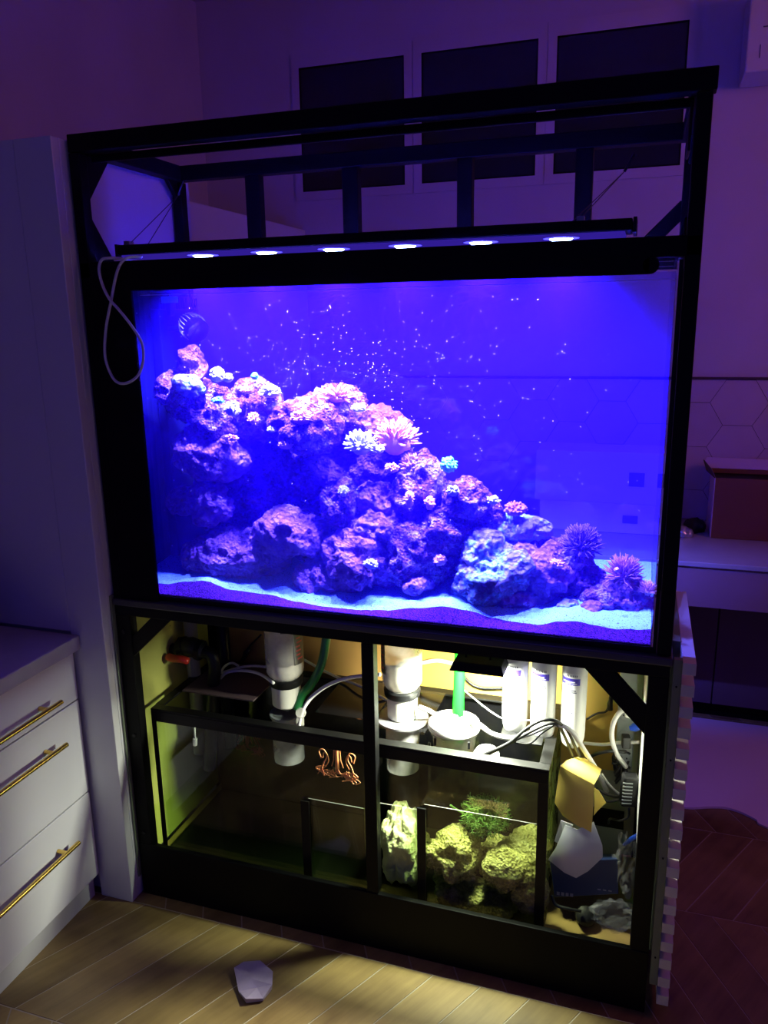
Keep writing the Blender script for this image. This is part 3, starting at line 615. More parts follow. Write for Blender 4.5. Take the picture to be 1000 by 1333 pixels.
# ------------------------------------------------------------------ aquarium light and its wires
al = thing('aquarium_light', (.64,.145,1.735), 'long slim black LED light bar hanging over the tank with glowing blue lenses', 'light')
build('housing', MB().box(.075,1.238,.045,.139,1.7395,1.762), M['black'], parent=al, bevel=.003)
build('diffuser', MB().box(.082,1.225,.050,.134,1.7335,1.739), M['ledstrip'], parent=al, bevel=.001)
for x in LED_X:
    build('lens', MB().lathe((x,.084,1.7325),[(.006,-.0065),(.016,-.005),(.022,-.001),(.024,.0005)],20), M['led'], parent=al); build('lens_halo', MB().lathe((x,.084,1.7335),[(.030,-.0008),(.036,0),(.036,.0004)],20), M['ledhalo'], parent=al)  # glowing rings stand for the halo of glare round each lens
build('end_cap', MB().box(1.239,1.246,.046,.138,1.736,1.764), M['plastic'], parent=al, bevel=.001)
build('end_cap', MB().box(.068,.0745,.046,.138,1.736,1.764), M['plastic'], parent=al, bevel=.001)
build('bracket', MB().box(.07,.085,.08,.10,1.762,1.774).box(1.13,1.145,.08,.10,1.762,1.774), M['steel'], parent=al)
for hk, ends, lb in (((.02,.418,1.925), ((.085,.09,1.772),(.13,.09,1.764)), 'thin steel suspension wire pair at the left end of the light bar'),
                     ((1.205,.418,1.905), ((1.138,.09,1.772),(1.115,.11,1.764)), 'thin steel suspension wire pair at the right end of the light bar')):
    mb = MB()
    for e in ends: mb.tube([hk, e], .0011, 5)
    w = thing('suspension_wire', hk, lb, 'wire'); build('strand', mb, M['thread'], parent=w)
    build('hook', MB().tube(spline([hk, (hk[0]+.012,hk[1]-.004,hk[2]+.02), (hk[0]+.02,hk[1],hk[2]+.036)],4), .0035, 6), M['plastic'], parent=w)
loop = [(.066,.07,1.748),(0.137,0.050,1.734),(0.136,-0.006,1.727),(0.110,-0.008,1.701),(0.084,-0.010,1.628),(0.065,-0.012,1.567),(0.056,-0.012,1.505),(0.070,-0.012,1.460),(0.090,-0.012,1.444),(0.120,-0.012,1.448),(0.148,-0.012,1.469),(0.162,-0.012,1.505),(0.160,-0.012,1.540),(0.138,-0.012,1.575),(0.111,-0.018,1.613),(0.089,-0.018,1.636),(0.070,-0.014,1.668),(0.061,-0.010,1.702),(0.067,-0.006,1.725),(0.088,-0.005,1.729),(0.100,0.030,1.729),(.075,.12,1.727)]
tag(build('hanging_cord', MB().tube(spline(loop,6), .0034, 8), M['cable_w'], smooth='full'), 'pale cord hanging in a loop down the upper left post of the stand', 'cord')

# ------------------------------------------------------------------ sump in the stand
SX0, SX1, SY0, SY1, SZ0, SZ1 = .046, 1.118, .055, .385, .106, .553
su = thing('sump_tank', (.58,.22,SZ0-.005), 'black-rimmed glass sump tank standing in the lower half of the stand', 'sump')
def sup(n, mb, m, **k): return build(n, mb, m, parent=su, **k)
g = .008
sup('front_pane', MB().box(SX0,SX1,SY0,SY0+g,SZ0,SZ1), M['sumpglass'])
sup('side_pane', MB().box(SX0,SX0+g,SY0+g,SY1-g,SZ0,SZ1), M['sumpglass']); sup('side_pane', MB().box(SX1-g,SX1,SY0+g,SY1-g,SZ0,SZ1), M['algaeglass'])
sup('back_pane', MB().box(SX0,SX1,SY1-g,SY1,SZ0,SZ1), M['gloss']); sup('base_pane', MB().box(SX0,SX1,SY0,SY1,SZ0-.005,SZ0), M['black'])
rim = MB().box(SX0-.002,SX1+.002,SY0-.006,SY0-.0005,.521,SZ1).box(SX0-.002,SX1+.002,SY0-.006,SY0+.022,SZ1,SZ1+.006)
rim.box(SX0-.002,SX1+.002,SY1-.03,SY1+.002,SZ1,SZ1+.006).box(SX0-.004,SX0+.022,SY0+.022,SY1-.03,SZ1,SZ1+.006).box(SX1-.024,SX1+.003,SY0+.022,SY1-.03,SZ1,SZ1+.006)
sup('rim', rim, M['silicone'], bevel=.0015)
sup('corner_trim', MB().box(SX1-.022,SX1+.002,SY0-.005,SY0-.0005,SZ0,.521), M['silicone']); sup('corner_trim', MB().box(SX0-.002,SX0+.010,SY0-.005,SY0-.0005,SZ0,.521), M['silicone'])
sup('divider', MB().box(.4905,.4965,SY0+g,SY1-g,SZ0,.352), M['sumpglass']); sup('divider', MB().box(.806,.812,SY0+g,SY1-g,SZ0,.395), M['sumpglass']); sup('divider', MB().box(.655,.661,SY0+g,SY1-g,SZ0+.03,.45), M['sumpglass'])
sup('divider', MB().box(.806,.812,SY0+.08,SY0+.088,.395,.53).box(.8125,.90,SY1-.05,SY1-.044,SZ0,.47), M['sumpglass'])
sup('divider_trim', MB().box(.482,.505,SY0-.005,SY0-.0005,SZ0,.356), M['silicone']); sup('divider_trim', MB().box(.800,.822,SY0-.005,SY0-.0005,SZ0,.397), M['silicone'])
e = .0012
sup('water', MB().box(SX0+g+e,.4905-e,SY0+g+e,SY1-g-e,SZ0+e,.262), M['sumpwater']); sup('water', MB().box(.4965+e,.655-e,SY0+g+e,SY1-g-e,SZ0+e,.358), M['sumpwater'])
sup('water', MB().box(.661+e,.806-e,SY0+g+e,SY1-g-e,SZ0+e,.383), M['sumpwater']); sup('water', MB().box(.8125+e,SX1-g-e,SY0+g+e,SY1-g-e-.045,SZ0+e,.402), M['sumpwater'])
sup('lid', MB().box(.075,.30,.16,SY1-.02,SZ1+.0065,SZ1+.0105), M['darkwood']); sup('lid', MB().box(.49,.655,.15,SY1-.02,SZ1+.0065,SZ1+.0095), M['gloss']); sup('lid', MB().box(.66,.80,.12,SY1-.03,SZ1+.0065,SZ1+.0095), M['acrylic'])
sup('lid', MB().box(.985,1.09,.15,SY1-.02,SZ1+.0065,SZ1+.0095), M['plastic'])
for xa, xb, zz in ((.499,.653,.358),(.664,.803,.383),(.815,SX1-.024,.402)):
    sup('waterline', MB().box(xa,xb,SY0+g+.0002,SY0+g+.0011,zz-.0004,zz+.0004), M['bottle'])
# octopus-shaped print inside the front glass, and its painted reflection at the back
def octo(c, y, s, m, name):
    mb = MB(); cx, cz = c
    def st(p, r): mb.tube([(cx+a*s, y+.0014*math.sin(3*a), cz+b*s) for a, b in p], r*s*.62, 5)
    st([(0,1.3),(0,.9),(.01,.5),(0,.1)], .20); st([(-.17,1.2),(-.2,.6),(-.32,.2)], .045); st([(.17,1.2),(.2,.6),(.34,.15)], .045)
    for sg in (-1,1):
        st(spline([(sg*.95,.55),(sg*1.05,1.0),(sg*.75,1.1),(sg*.6,.7),(sg*.8,.3),(sg*.92,-.15),(sg*.8,-.45)],5), .06); st(spline([(sg*.85,.6),(sg*.78,.9),(sg*.62,.95),(sg*.5,.5),(sg*.68,.1)],5), .05)
    r = random.Random(5)
    for k in range(26):
        a = r.uniform(-1.1,1.05); b = -.15-.35*r.random()-.12*a
        st(spline([(a,b),(a+r.uniform(-.2,.2),b+.22),(a+r.uniform(-.35,.35),b+.05),(a+r.uniform(-.45,.45),b-.15)],4), .032)
    return sup(name, mb, m)
o_c = (0.583,0.075,0.455); octo((o_c[0],o_c[2]), SY0+g+.004, .047, M['orange'], 'octopus_print_or_reflection')
o_d = (0.154,0.300,0.286); octo((o_d[0],o_d[2]), SY1-g-.006, .046, M['orange_reflection'], 'octopus_print_or_reflection')  # reflection of the front print, painted as dim red strokes

# rocks in the refugium
GR = [
 ((0.873,0.120,0.234),(.060,.055,.050),61,'peaked yellow-green rock at the left of the sump refugium'),
 ((0.896,0.110,0.136),(.066,.05,.034),62,'low brown-green rock under the peaked rock in the refugium'),
 ((1.024,0.100,0.233),(.052,.04,.036),63,'wedge-shaped yellow rock in the middle right of the refugium'),
 ((1.077,0.085,0.199),(.038,.022,.056),64,'upright pale rock against the right glass of the refugium'),
 ((1.048,0.200,0.219),(.06,.06,.042),65,'knobby rock behind the wedge rock in the refugium'),
 ((0.987,0.130,0.114),(.055,.05,.026),66,'flat mossy rock on the refugium bottom'),
 ((0.965,0.250,0.148),(.05,.05,.035),67,'yellow rock far back in the refugium under the green algae'),
]
for c, r, sd, lb in GR: rock('refugium_rock', c, tuple(q*.88 for q in r), sd, M['sumprock'], lb, 'rock', sub=4, lumps=.55, pits=.15)
mb = MB(); rnd = random.Random(9); ac = Vector((0.952,0.160,0.332))
for k in range(1500):
    d = Vector((rnd.gauss(0,1), rnd.gauss(0,1), rnd.gauss(0,.9))).normalized(); rr = rnd.uniform(.15,1)
    p = ac + Vector((d.x*.060, d.y*.05, d.z*.048))*rr; pts = [p]
    dd = (d + Vector((rnd.uniform(-1,1), rnd.uniform(-1,1), rnd.uniform(-1,1)))*.9).normalized()
    for j in range(4): dd = (dd + Vector((rnd.uniform(-1,1), rnd.uniform(-1,1), rnd.uniform(-1,1)))*.7).normalized(); pts.append(pts[-1]+dd*.0048)
    mb.tube(pts, [.0007,.0009,.0009,.0008,.0005], 3)
mb.tube(spline([ac+Vector((-.05,-.01,.0)), ac+Vector((-.075,-.01,.012)), ac+Vector((-.09,-.012,.022))],4), .003, 5)
tag(build('macroalgae', mb, M['algae'], smooth='full'), 'floating ball of green macroalgae in the refugium', 'algae')
# bag of filter floss
mb = MB(); bm = bmesh.new(); bmesh.ops.create_icosphere(bm, subdivisions=5, radius=1.0)
fc = Vector((0.732,0.130,0.224))
for v in bm.verts:
    p = v.co; k = 1 + .26*noise.noise(p*2.0+Vector((4,1,2))) + .14*noise.noise(p*5) + .05*noise.noise(p*14)
    sq = (abs(p.x)**4+abs(p.y)**4+abs(p.z)**4)**-.25; p = p*sq
    w = 1 - .12*max(0, p.z)
    mb.v.append(fc + Vector((p.x*.047*w*k, p.y*.052*w*k, p.z*.098*k)))
bm.verts.ensure_lookup_table(); mb.f = [tuple(v.index for v in f.verts) for f in bm.faces]; bm.free()
tag(build('filter_floss', mb, M['floss'], smooth='full'), 'billowing yellowish white filter floss in the sump chamber beside the middle post', 'filter')

# dosing bottles standing upside down on the sump
def dosing_bottle(x, y, zb, label, ang, lab0, lab1):
    b = thing('dosing_bottle', (x,y,zb), label, 'bottle', )
    ct = (x,y,zb)
    build('cup', MB().lathe(ct, [(.036,0),(.040,.004),(.041,.060),(.038,.062)], 28), M['cupw'], parent=b, smooth=True)
    build('collar', MB().lathe(ct, [(.044,.0625),(.0475,.066),(.049,.082),(.046,.085)], 28), M['plastic'], parent=b, smooth=True)
    build('shell', MB().lathe(ct, [(.040,.0855),(.046,.092),(.053,.104),(.054,.29),(.050,.292)], 32), M['bottle'], parent=b, smooth=True)
    pw = MB(); n = 28; vs_ = []; fs = []
    for i, (r, z) in enumerate(((.038,.088),(.045,.10),(.0505,.108),(.0512,.118),(.0512,.150))):
        for k in range(n):
            gg = 2*math.pi*k/n; zz = z + (0 if i < 3 else (.028*math.sin(gg+ang) + .010*math.sin(3*gg+ang))*(i-2)/2)
            vs_.append((x+r*math.cos(gg), y+r*math.sin(gg), zb+zz))
    for i in range(4):
        for k in range(n): fs.append((i*n+k, i*n+(k+1)%n, (i+1)*n+(k+1)%n, (i+1)*n+k))
    fs += [tuple(range(n))[::-1], tuple(4*n+k for k in range(n))]
    build('powder', pw.add(vs_, fs), M['powder'], parent=b, smooth=True)
    lb = build('label', MB().arc(ct, .0543, .0006, .135, .29, lab0, lab1, 10).arc(ct, .0543, .0006, .232, .29, lab0-.65, lab0, 6), M['labelblack'], parent=b)
    pr = MB(); rr = random.Random(x); na = 5
    for k in range(8):
        z0 = .15+.012*k; a0 = lab0+.1+.15*rr.random()
        pr.arc(ct, .0551, .0004, z0, z0+.004, a0, a0+(lab1-lab0)*rr.uniform(.3,.5), 5)
    build('print', pr, M['labelred'], parent=lb, kind='stuff')
    return b
dosing_bottle(.373,.22,.535, 'left upturned bottle of white powder with dark label beside the green hose', .6, -.62, .15)
b2 = dosing_bottle(.713,.22,.548, 'brightly lit upturned bottle of white powder just right of the middle post', 2.4, -2.75, -2.2)
build('base_ring', MB().lathe((.713,.22,.540), [(.070,.000),(.070,.006),(.048,.0075)], 28), M['pvc'], parent=b2, smooth=True)
for x, zb, lb in ((.373,.36,'translucent grey filter sock hanging in the sump below the left bottle'),(.713,.39,'translucent pale filter sock hanging below the brightly lit bottle')):
    s_ = thing('filter_sock', (x,.22,zb), lb, 'filter'); build('sock', MB().lathe((x,.22,zb), [(.030,0),(.044,.006),(.046,.12),(.043,.15)], 24), M['bottle'], parent=s_, smooth=True)
    build('ring', MB().lathe((x,.22,zb), [(.046,.140),(.050,.142),(.050,.149),(.046,.15)], 24), M['greyplastic'], parent=s_, smooth=True)

# reverse-osmosis cartridges under the shelf
def cartridge(x, y, zb, r, label, band0):
    t = thing('filter_cartridge', (x,y,zb), label, 'cartridge')
    build('housing', MB().lathe((x,y,zb), [(r*.42,0),(r*.62,.001),(r*.86,.010),(r*.97,.026),(r,.045),(r*1.02,.28),(r*.9,.285)], 32), M['white'], parent=t, smooth=True)
    a0, a1 = -math.pi*.83, -math.pi*.34
    bd = build('label_band', MB().arc((x,y,zb), r*1.012, .0005, band0, band0+.017, a0, a1, 12), M['band'], parent=t)
    build('band_print', MB().arc((x,y,zb), r*1.012+.0006, .0003, band0+.0068, band0+.0096, a0+.15, a0+1.15, 8).arc((x,y,zb), r*1.012+.0006, .0003, band0+.003, band0+.0048, a0+.4, a0+1.3, 8), M['print_w'], parent=bd)
    pr = MB(); rr = random.Random(x)
    for k in range(7):                      # brand line above the band, too small to read
        aa = a0+.45+.13*k; pr.arc((x,y,zb), r*1.012, .0003, band0+.021, band0+.0265, aa, aa+.075, 3)
    for z, p, q in ((-.012,.1,.22),(-.016,.85,1.25),(-.021,.85,1.3),(-.033,.1,.2),(-.062,.55,.62),(-.062,.75,1.05),(-.075,.8,1.05)):
        pr.arc((x,y,zb), r*1.012, .0003, band0+z, band0+z+.003, a0+p, a0+q, 4)
    build('print', pr, M['ink'], parent=t, kind='stuff')
    build('clip', MB().box(x-.012,x+.012,y+r*.95,y+r+.02,zb+.24,zb+.27), M['white'], parent=t)
cartridge(1.013,.22,.552,.0320,'leftmost of the three white filter cartridges, half bleached by the lamp',.166)
cartridge(1.083,.22,.543,.0310,'middle of the three white filter cartridges with violet label band',.172)
cartridge(1.157,.22,.536,.0305,'rightmost of the three white filter cartridges, beside the yellow panel',.176)

# sump lamp
la = thing('sump_lamp', (.932,.15,.725), 'flat black clip lamp shining down on the sump beside the cartridges', 'lamp')
build('housing', MB().hexa([(.866,.110,.7485),(1.000,.110,.7485),(1.000,.190,.7485),(.866,.190,.7485)],[(.876,.118,.772),(.992,.118,.772),(.992,.185,.772),(.876,.185,.772)]), M['black'], parent=la, bevel=.002)
build('diffuser', MB().box(.874,.990,.120,.182,.745,.748), M['sumpled'], parent=la)
build('hanger', MB().tube([(.90,.15,.772),(.90,.15,.845)], .003, 6).tube([(.96,.15,.772),(.96,.15,.845)], .003, 6), M['black'], parent=la)

# white round cups standing in the sump under the lamp
sk = thing('collection_cup', (.858,.205,.484), 'round white collection cup with a clear lid glaring under the sump lamp', 'cup')
build('cup', MB().lathe((.858,.205,.484), [(.050,0),(.054,.004),(.058,.045),(.064,.052),(.066,.062)], 32), M['bottle'], parent=sk, smooth=True)
build('lid', MB().lathe((.858,.205,.484), [(.068,.0625),(.069,.066),(.066,.078),(.030,.083)], 32), M['white'], parent=sk, smooth=True)
build('knob', MB().lathe((.858,.205,.484), [(.012,.0835),(.013,.087),(.010,.093)], 16), M['white'], parent=sk, smooth=True)
build('wing_screw', MB().obox((.908,.155,.529),(.003,.003,.009),(0,0,.3)), M['plastic'], parent=sk); build('wing_screw', MB().obox((.821,.15,.529),(.003,.003,.009),(0,0,.3)), M['plastic'], parent=sk)
tag(build('pump_cap', MB().lathe((.952,.165,.475), [(.030,0),(.033,.01),(.033,.034),(.026,.045),(.010,.049)], 24), M['white'], smooth=True), 'small white domed cap tucked behind the round collection cup', 'cap')
tag(build('green_tube', MB().tube([(.862,.262,.845),(.862,.252,.72),(.862,.238,.60),(.863,.23,.49)], .0150, 14), M['green'], smooth='full'), 'vivid green vertical tube behind the sump lamp', 'tube')
tag(build('green_hose', MB().tube(spline([(.497,.27,.85),(0.485,0.250,0.717),(0.471,0.240,0.651),(0.443,0.230,0.596),(0.420,0.220,0.568),(0.411,0.200,0.530)],6), .0125, 12), M['greenhose'], smooth='full'), 'dark green curved hose right of the left bottle', 'hose')

# drain plumbing at the left
pl = thing('drain_pipe', (.10,.24,.44), 'black drain pipe with ball valve and red handle at the left of the sump', 'pipe')
build('elbow', MB().tube(spline([(-0.004,0.220,0.734),(-0.011,0.220,0.695),(-0.001,0.220,0.663),(0.034,0.220,0.653),(0.068,0.220,0.661)],6), .017, 14), M['plastic'], parent=pl, smooth='full')
vb = build('valve_body', MB().tube([(0.027,0.220,0.656),(0.049,0.220,0.669),(0.079,0.220,0.672),(0.104,0.220,0.666),(0.119,0.220,0.663)], [.019,.027,.029,.027,.020], 16), M['rubber'], parent=pl, smooth=True)
build('union_nut', MB().tube([(0.043,0.220,0.666),(0.059,0.220,0.670)], .031, 10), M['plastic'], parent=vb); build('union_nut', MB().tube([(0.097,0.220,0.667),(0.112,0.220,0.664)], .030, 10), M['plastic'], parent=vb)
build('handle', MB().tube(spline([(0.019,0.180,0.653),(0.043,0.175,0.651),(0.070,0.175,0.652),(0.092,0.180,0.646)],4), [.006]+[.011]*11+[.008], 10), M['red'], parent=pl, smooth='full')
build('downpipe', MB().tube(spline([(0.109,0.220,0.662),(0.139,0.220,0.658),(0.149,0.220,0.633),(0.146,0.220,0.590),(0.134,0.220,0.503),(0.122,0.220,0.415),(0.105,0.220,0.285)],6), .0185, 14), M['plastic'], parent=pl, smooth='full')
for (u, v0, v1, y, lb) in ((252,812,985,.27,'grey vertical return pipe behind the red valve handle'),(264,814,940,.33,'dark vertical pipe beside the grey return pipe')):
    mb = MB().tube([((0.047,0.270,0.554)[0] + (.07 if u > 260 else 0), y, .84),((0.047,0.270,0.554)[0] + (.07 if u > 260 else 0), y, .30)], .020, 16)
    tag(build('standpipe', mb, M['pvc'] if u < 260 else M['plastic'], smooth='full'), lb, 'pipe')
hk = thing('probe', (0.169,0.062,0.472), 'small white probe hanging on the left inside of the sump glass', 'probe')
build('rod', MB().tube([(0.165,0.070,0.513),(0.164,0.070,0.473)], .003, 6), M['white'], parent=hk); build('tip', MB().tube([(0.164,0.070,0.476),(0.162,0.070,0.455)], .0065, 8), M['white'], parent=hk)

# tubes and cables inside the stand
def cable(name, pts, r, m, label, cat='cable', k=7, n=8): return tag(build(name, MB().tube(spline(pts, k), r, n), m, smooth='full'), label, cat)
cable('dosing_tube', [(0.038,0.300,0.506),(0.086,0.300,0.540),(0.165,0.280,0.584),(0.235,0.270,0.610),(0.298,0.262,0.619)], .0040, M['cable_w'], 'white tube arching from the left pipes to the left bottle', 'tube')
cable('dosing_tube', [(0.130,0.260,0.550),(0.172,0.250,0.591),(0.238,0.240,0.609),(0.297,0.220,0.614),(0.361,0.168,0.621)], .0045, M['cable_w'], 'white tube ending in the left bottle collar', 'tube')
cable('dosing_tube', [(0.115,0.300,0.549),(0.133,0.300,0.581),(0.160,0.300,0.597),(0.182,0.300,0.590)], .0036, M['cable_w'], 'short white tube loop left of the bottle', 'tube')
cable('dosing_tube', [(0.693,0.100,0.721),(0.638,0.110,0.705),(0.586,0.120,0.685),(0.534,0.130,0.654),(0.489,0.130,0.614),(0.472,0.110,0.584),(0.463,0.100,0.541)], .0050, M['cable_w'], 'bright white tube curving down beside the middle post', 'tube')
cl_ = thing('tube_clip', (0.476,0.090,0.584), 'clear plastic clip holding the bright white tube on the sump rim', 'clip')
build('ring', MB().lathe((0.469,0.105,0.580), [(.012,-.004),(.014,0),(.012,.004)], 14, (1.2,0,.4)), M['bottle'], parent=cl_); build('jaw', MB().obox((0.466,0.105,0.557),(.010,.005,.012),(0,0,.4)), M['bottle'], parent=cl_)
cable('dosing_tube', [(0.363,0.360,0.609),(0.425,0.360,0.582),(0.493,0.340,0.571),(0.560,0.300,0.579),(0.627,0.270,0.573),(0.677,0.272,0.549)], .0040, M['cable_w'], 'thin white tube crossing behind the middle post', 'tube')
cable('black_lead', [(0.117,0.410,0.530),(0.147,0.400,0.580),(0.170,0.400,0.613),(0.209,0.400,0.653)], .0030, M['cable_b'], 'black lead with inline plug left of the left bottle')
cable('black_lead', [(0.047,0.410,0.582),(0.073,0.410,0.564),(0.096,0.400,0.537)], .0026, M['cable_b'], 'short black lead by the drain elbow')
tag(build('inline_plug', MB().tube([(0.148,0.390,0.564),(0.158,0.390,0.591),(0.172,0.390,0.607)], [.004,.009,.005], 8), M['cable_b'], smooth='full'), 'black inline plug on the lead left of the left bottle', 'plug')
cable('white_hose', [(0.764,0.200,0.593),(0.791,0.200,0.586),(0.812,0.230,0.558),(0.869,0.235,0.546),(0.929,0.160,0.589),(0.968,0.140,0.580),(1.017,0.130,0.581),(1.063,0.130,0.600),(1.112,0.130,0.631),(1.141,0.130,0.633),(1.166,0.140,0.611),(1.189,0.160,0.563),(1.217,0.220,0.481),(1.246,0.300,0.371)], .0062, M['cable_w'], 'thick white hose running from the collection cup over the sump edge', 'hose')
cable('black_lead', [(0.924,0.120,0.514),(0.974,0.110,0.549),(1.020,0.110,0.582),(1.056,0.110,0.622),(1.092,0.110,0.650),(1.122,0.115,0.652),(1.149,0.140,0.619),(1.171,0.170,0.555),(1.192,0.240,0.464),(1.217,0.320,0.353)], .0042, M['cable_b'], 'upper black lead looping over the sump edge beside the white hose')
cable('black_lead', [(0.950,0.115,0.526),(1.001,0.115,0.563),(1.064,0.120,0.610),(1.109,0.120,0.639),(1.132,0.130,0.630),(1.149,0.160,0.577),(1.167,0.200,0.505),(1.187,0.300,0.383)], .0042, M['cable_b'], 'lower black lead looping over the sump edge')
cable('thin_lead', [(0.850,0.300,0.617),(0.884,0.280,0.604),(0.962,0.170,0.622),(1.001,0.170,0.607),(1.062,0.165,0.617),(1.101,0.150,0.618)], .0020, M['cable_g'], 'thin grey lead passing in front of the first two cartridges')
cable('thin_lead', [(1.019,0.120,0.576),(1.065,0.120,0.580),(1.092,0.120,0.610),(1.121,0.122,0.636)], .0020, M['cable_b'], 'thin black lead under the white hose at the sump edge')
cable('black_lead', [(0.827,0.400,0.625),(0.850,0.400,0.588),(0.887,0.400,0.570),(0.952,0.400,0.577)], .0040, M['cable_b'], 'black lead on the lit yellow panel behind the green tube')
cable('white_hose', [(0.712,0.410,0.618),(0.762,0.410,0.632),(0.812,0.410,0.628)], .0060, M['cable_w'], 'white hose on the lit yellow panel behind the bright bottle', 'hose')
cable('white_lead', [(1.178,0.300,0.500),(1.230,0.300,0.504),(1.268,0.280,0.526),(1.317,0.260,0.547)], .0046, M['cable_w'], 'straight white lead to the socket strip')
cable('white_lead', [(1.294,0.280,0.628),(1.269,0.250,0.629),(1.253,0.240,0.598),(1.253,0.240,0.554),(1.268,0.250,0.508),(1.290,0.280,0.462)], .0062, M['cable_w'], 'thick white lead arching in front of the socket strip')
cable('black_lead', [(1.182,0.410,0.512),(1.207,0.410,0.532),(1.231,0.400,0.547),(1.238,0.400,0.573),(1.240,0.405,0.594),(1.243,0.410,0.619)], .0030, M['cable_b'], 'black lead bent on the yellow panel right of the cartridges')
tag(build('inline_plug', MB().tube([(1.241,0.395,0.556),(1.240,0.395,0.574),(1.243,0.395,0.592)], [.008,.007,.004], 8), M['cable_b'], smooth='full'), 'black angled plug hanging on the yellow panel', 'plug')
cable('black_lead', [(1.165,0.300,0.429),(1.201,0.260,0.487),(1.242,0.240,0.520),(1.288,0.260,0.515)], .0042, M['cable_b'], 'black lead arching from behind the yellow card to the socket strip')
cable('black_lead', [(1.220,0.240,0.412),(1.248,0.240,0.400),(1.281,0.250,0.391),(1.294,0.260,0.392)], .0036, M['cable_b'], 'black lead from the card to the adapter, upper of two')
cable('black_lead', [(1.221,0.230,0.406),(1.249,0.230,0.387),(1.278,0.240,0.390),(1.296,0.250,0.394)], .0036, M['cable_b'], 'black lead from the card to the adapter, lower of two')
cable('white_lead', [(1.232,0.240,0.456),(1.250,0.240,0.431),(1.271,0.250,0.405),(1.289,0.260,0.391)], .0030, M['cable_w'], 'thin white lead slanting to the adapter')
cable('black_lead', [(1.303,0.200,0.397),(1.302,0.210,0.367),(1.285,0.220,0.345),(1.260,0.250,0.325),(1.255,0.280,0.290)], .0030, M['cable_b'], 'black lead leaving the bottom of the adapter')
mb = MB(); rnd = random.Random(21); cc = Vector((1.277,0.300,0.448))
for k in range(9):
    pts = [cc + Vector((rnd.uniform(-.022,.022), rnd.uniform(-.03,.03), rnd.uniform(-.04,.045))) for j in range(5)]; mb.tube(spline(pts,5), .0032, 6)
tag(build('cable_tangle', mb, M['cable_b'], smooth='full'), 'tangle of black leads below the socket strip', 'cables')
ps = thing('socket_strip', (1.285,.30,.44), 'upright grey socket strip with plugs at the right inside of the stand', 'power strip')
build('body', MB().box(1.262,1.305,.300,.345,.44,.72), M['greyplastic'], parent=ps, bevel=.003)
for k in range(4): 
    so = build('socket', MB().lathe((1.2835,.299,.475+.06*k), [(.017,-.0012),(.015,.001)], 18, (math.pi/2,0,0)), M['cable_g'], parent=ps); build('pin_hole', MB().box(1.275,1.278,.2972,.2985,.473+.06*k,.477+.06*k).box(1.289,1.292,.2972,.2985,.473+.06*k,.477+.06*k), M['black'], parent=so)
tag(build('white_plug', MB().obox((1.298,0.250,0.636),(.018,.02,.014),(.2,.3,.2)), M['white'], bevel=.004), 'white plug at the top of the socket strip', 'plug')
tag(build('blue_plug', MB().tube([(1.293,0.250,0.587),(1.304,0.250,0.591),(1.321,0.250,0.600)], [.006,.011,.009], 10), M['blueplug'], smooth=True), 'blue plug in the socket strip', 'plug')
tag(build('black_plug', MB().obox((1.286,0.260,0.544),(.010,.012,.016),(0,0,.2)), M['cable_b'], bevel=.003), 'square black plug under the blue plug', 'plug')
ad = thing('power_adapter', (1.302,0.200,0.401), 'black ribbed power adapter hanging at the right inside of the stand', 'adapter')
ac_ = Vector((1.300,0.200,0.448)); build('body', MB().obox(ac_,(.019,.016,.040),(0,.05,.25)), M['plastic'], parent=ad, bevel=.005)
for k in range(7): build('rib', MB().obox(ac_+Vector((-.004,-.0165,-.028+.0092*k)),(.012,.0012,.0016),(0,.05,.25)), M['greyplastic'], parent=ad)
tag(build('white_board', MB().box(1.3215,1.334,.06,.40,.40,.80), M['white'], bevel=.002), 'white board edge standing inside the right post', 'board')

# things stuffed in beside the sump
def sheet(name, rows, th, m, parent=None, **k):
    mb = MB(); R_ = len(rows); C_ = len(rows[0]); v = [Vector(p) for r in rows for p in r]; f = []
    b = len(v); v2 = [p+Vector((0,th,0)) for p in v]
    for i in range(R_-1):
        for j in range(C_-1):
            a = i*C_+j; f.append((a,a+1,a+C_+1,a+C_)); f.append((b+a,b+a+C_,b+a+C_+1,b+a+1))
    for j in range(C_-1): f.append((j,b+j,b+j+1,j+1)); a = (R_-1)*C_+j; f.append((a,a+1,b+a+1,b+a))
    for i in range(R_-1): a = i*C_; f.append((a,a+C_,b+a+C_,b+a)); a = i*C_+C_-1; f.append((a,b+a,b+a+C_,a+C_))
    return build(name, mb.add(v+v2, f), m, parent=parent, smooth=True, **k)
yc = thing('folded_card', (1.183,0.120,0.366), 'yellow folded card with a drooping tongue leaning beside the sump', 'card')
sheet('front_leaf', [[(1.138,0.125,0.529),(1.173,0.115,0.519),(1.220,0.110,0.502)],[(1.133,0.120,0.473),(1.174,0.105,0.471),(1.221,0.100,0.455)],[(1.129,0.120,0.430),(1.175,0.100,0.425),(1.220,0.100,0.413)],[(1.150,0.120,0.398),(1.186,0.105,0.388),(1.219,0.105,0.376)]], .002, M['card'], parent=yc)
sheet('flap', [[(1.139,0.128,0.528),(1.177,0.118,0.517),(1.220,0.113,0.502)],[(1.151,0.160,0.525),(1.186,0.160,0.523),(1.227,0.150,0.499)],[(1.171,0.190,0.520),(1.193,0.190,0.520),(1.233,0.180,0.503)]], .002, M['card'], parent=yc)
sheet('rear_leaf', [[(1.219,0.160,0.462),(1.230,0.165,0.453)],[(1.221,0.160,0.422),(1.248,0.165,0.424)],[(1.221,0.160,0.386),(1.229,0.165,0.397)]], .002, M['card'], parent=yc)
lf = thing('leaflet', (1.189,0.090,0.261), 'glossy grey folded leaflet below the yellow card', 'leaflet')
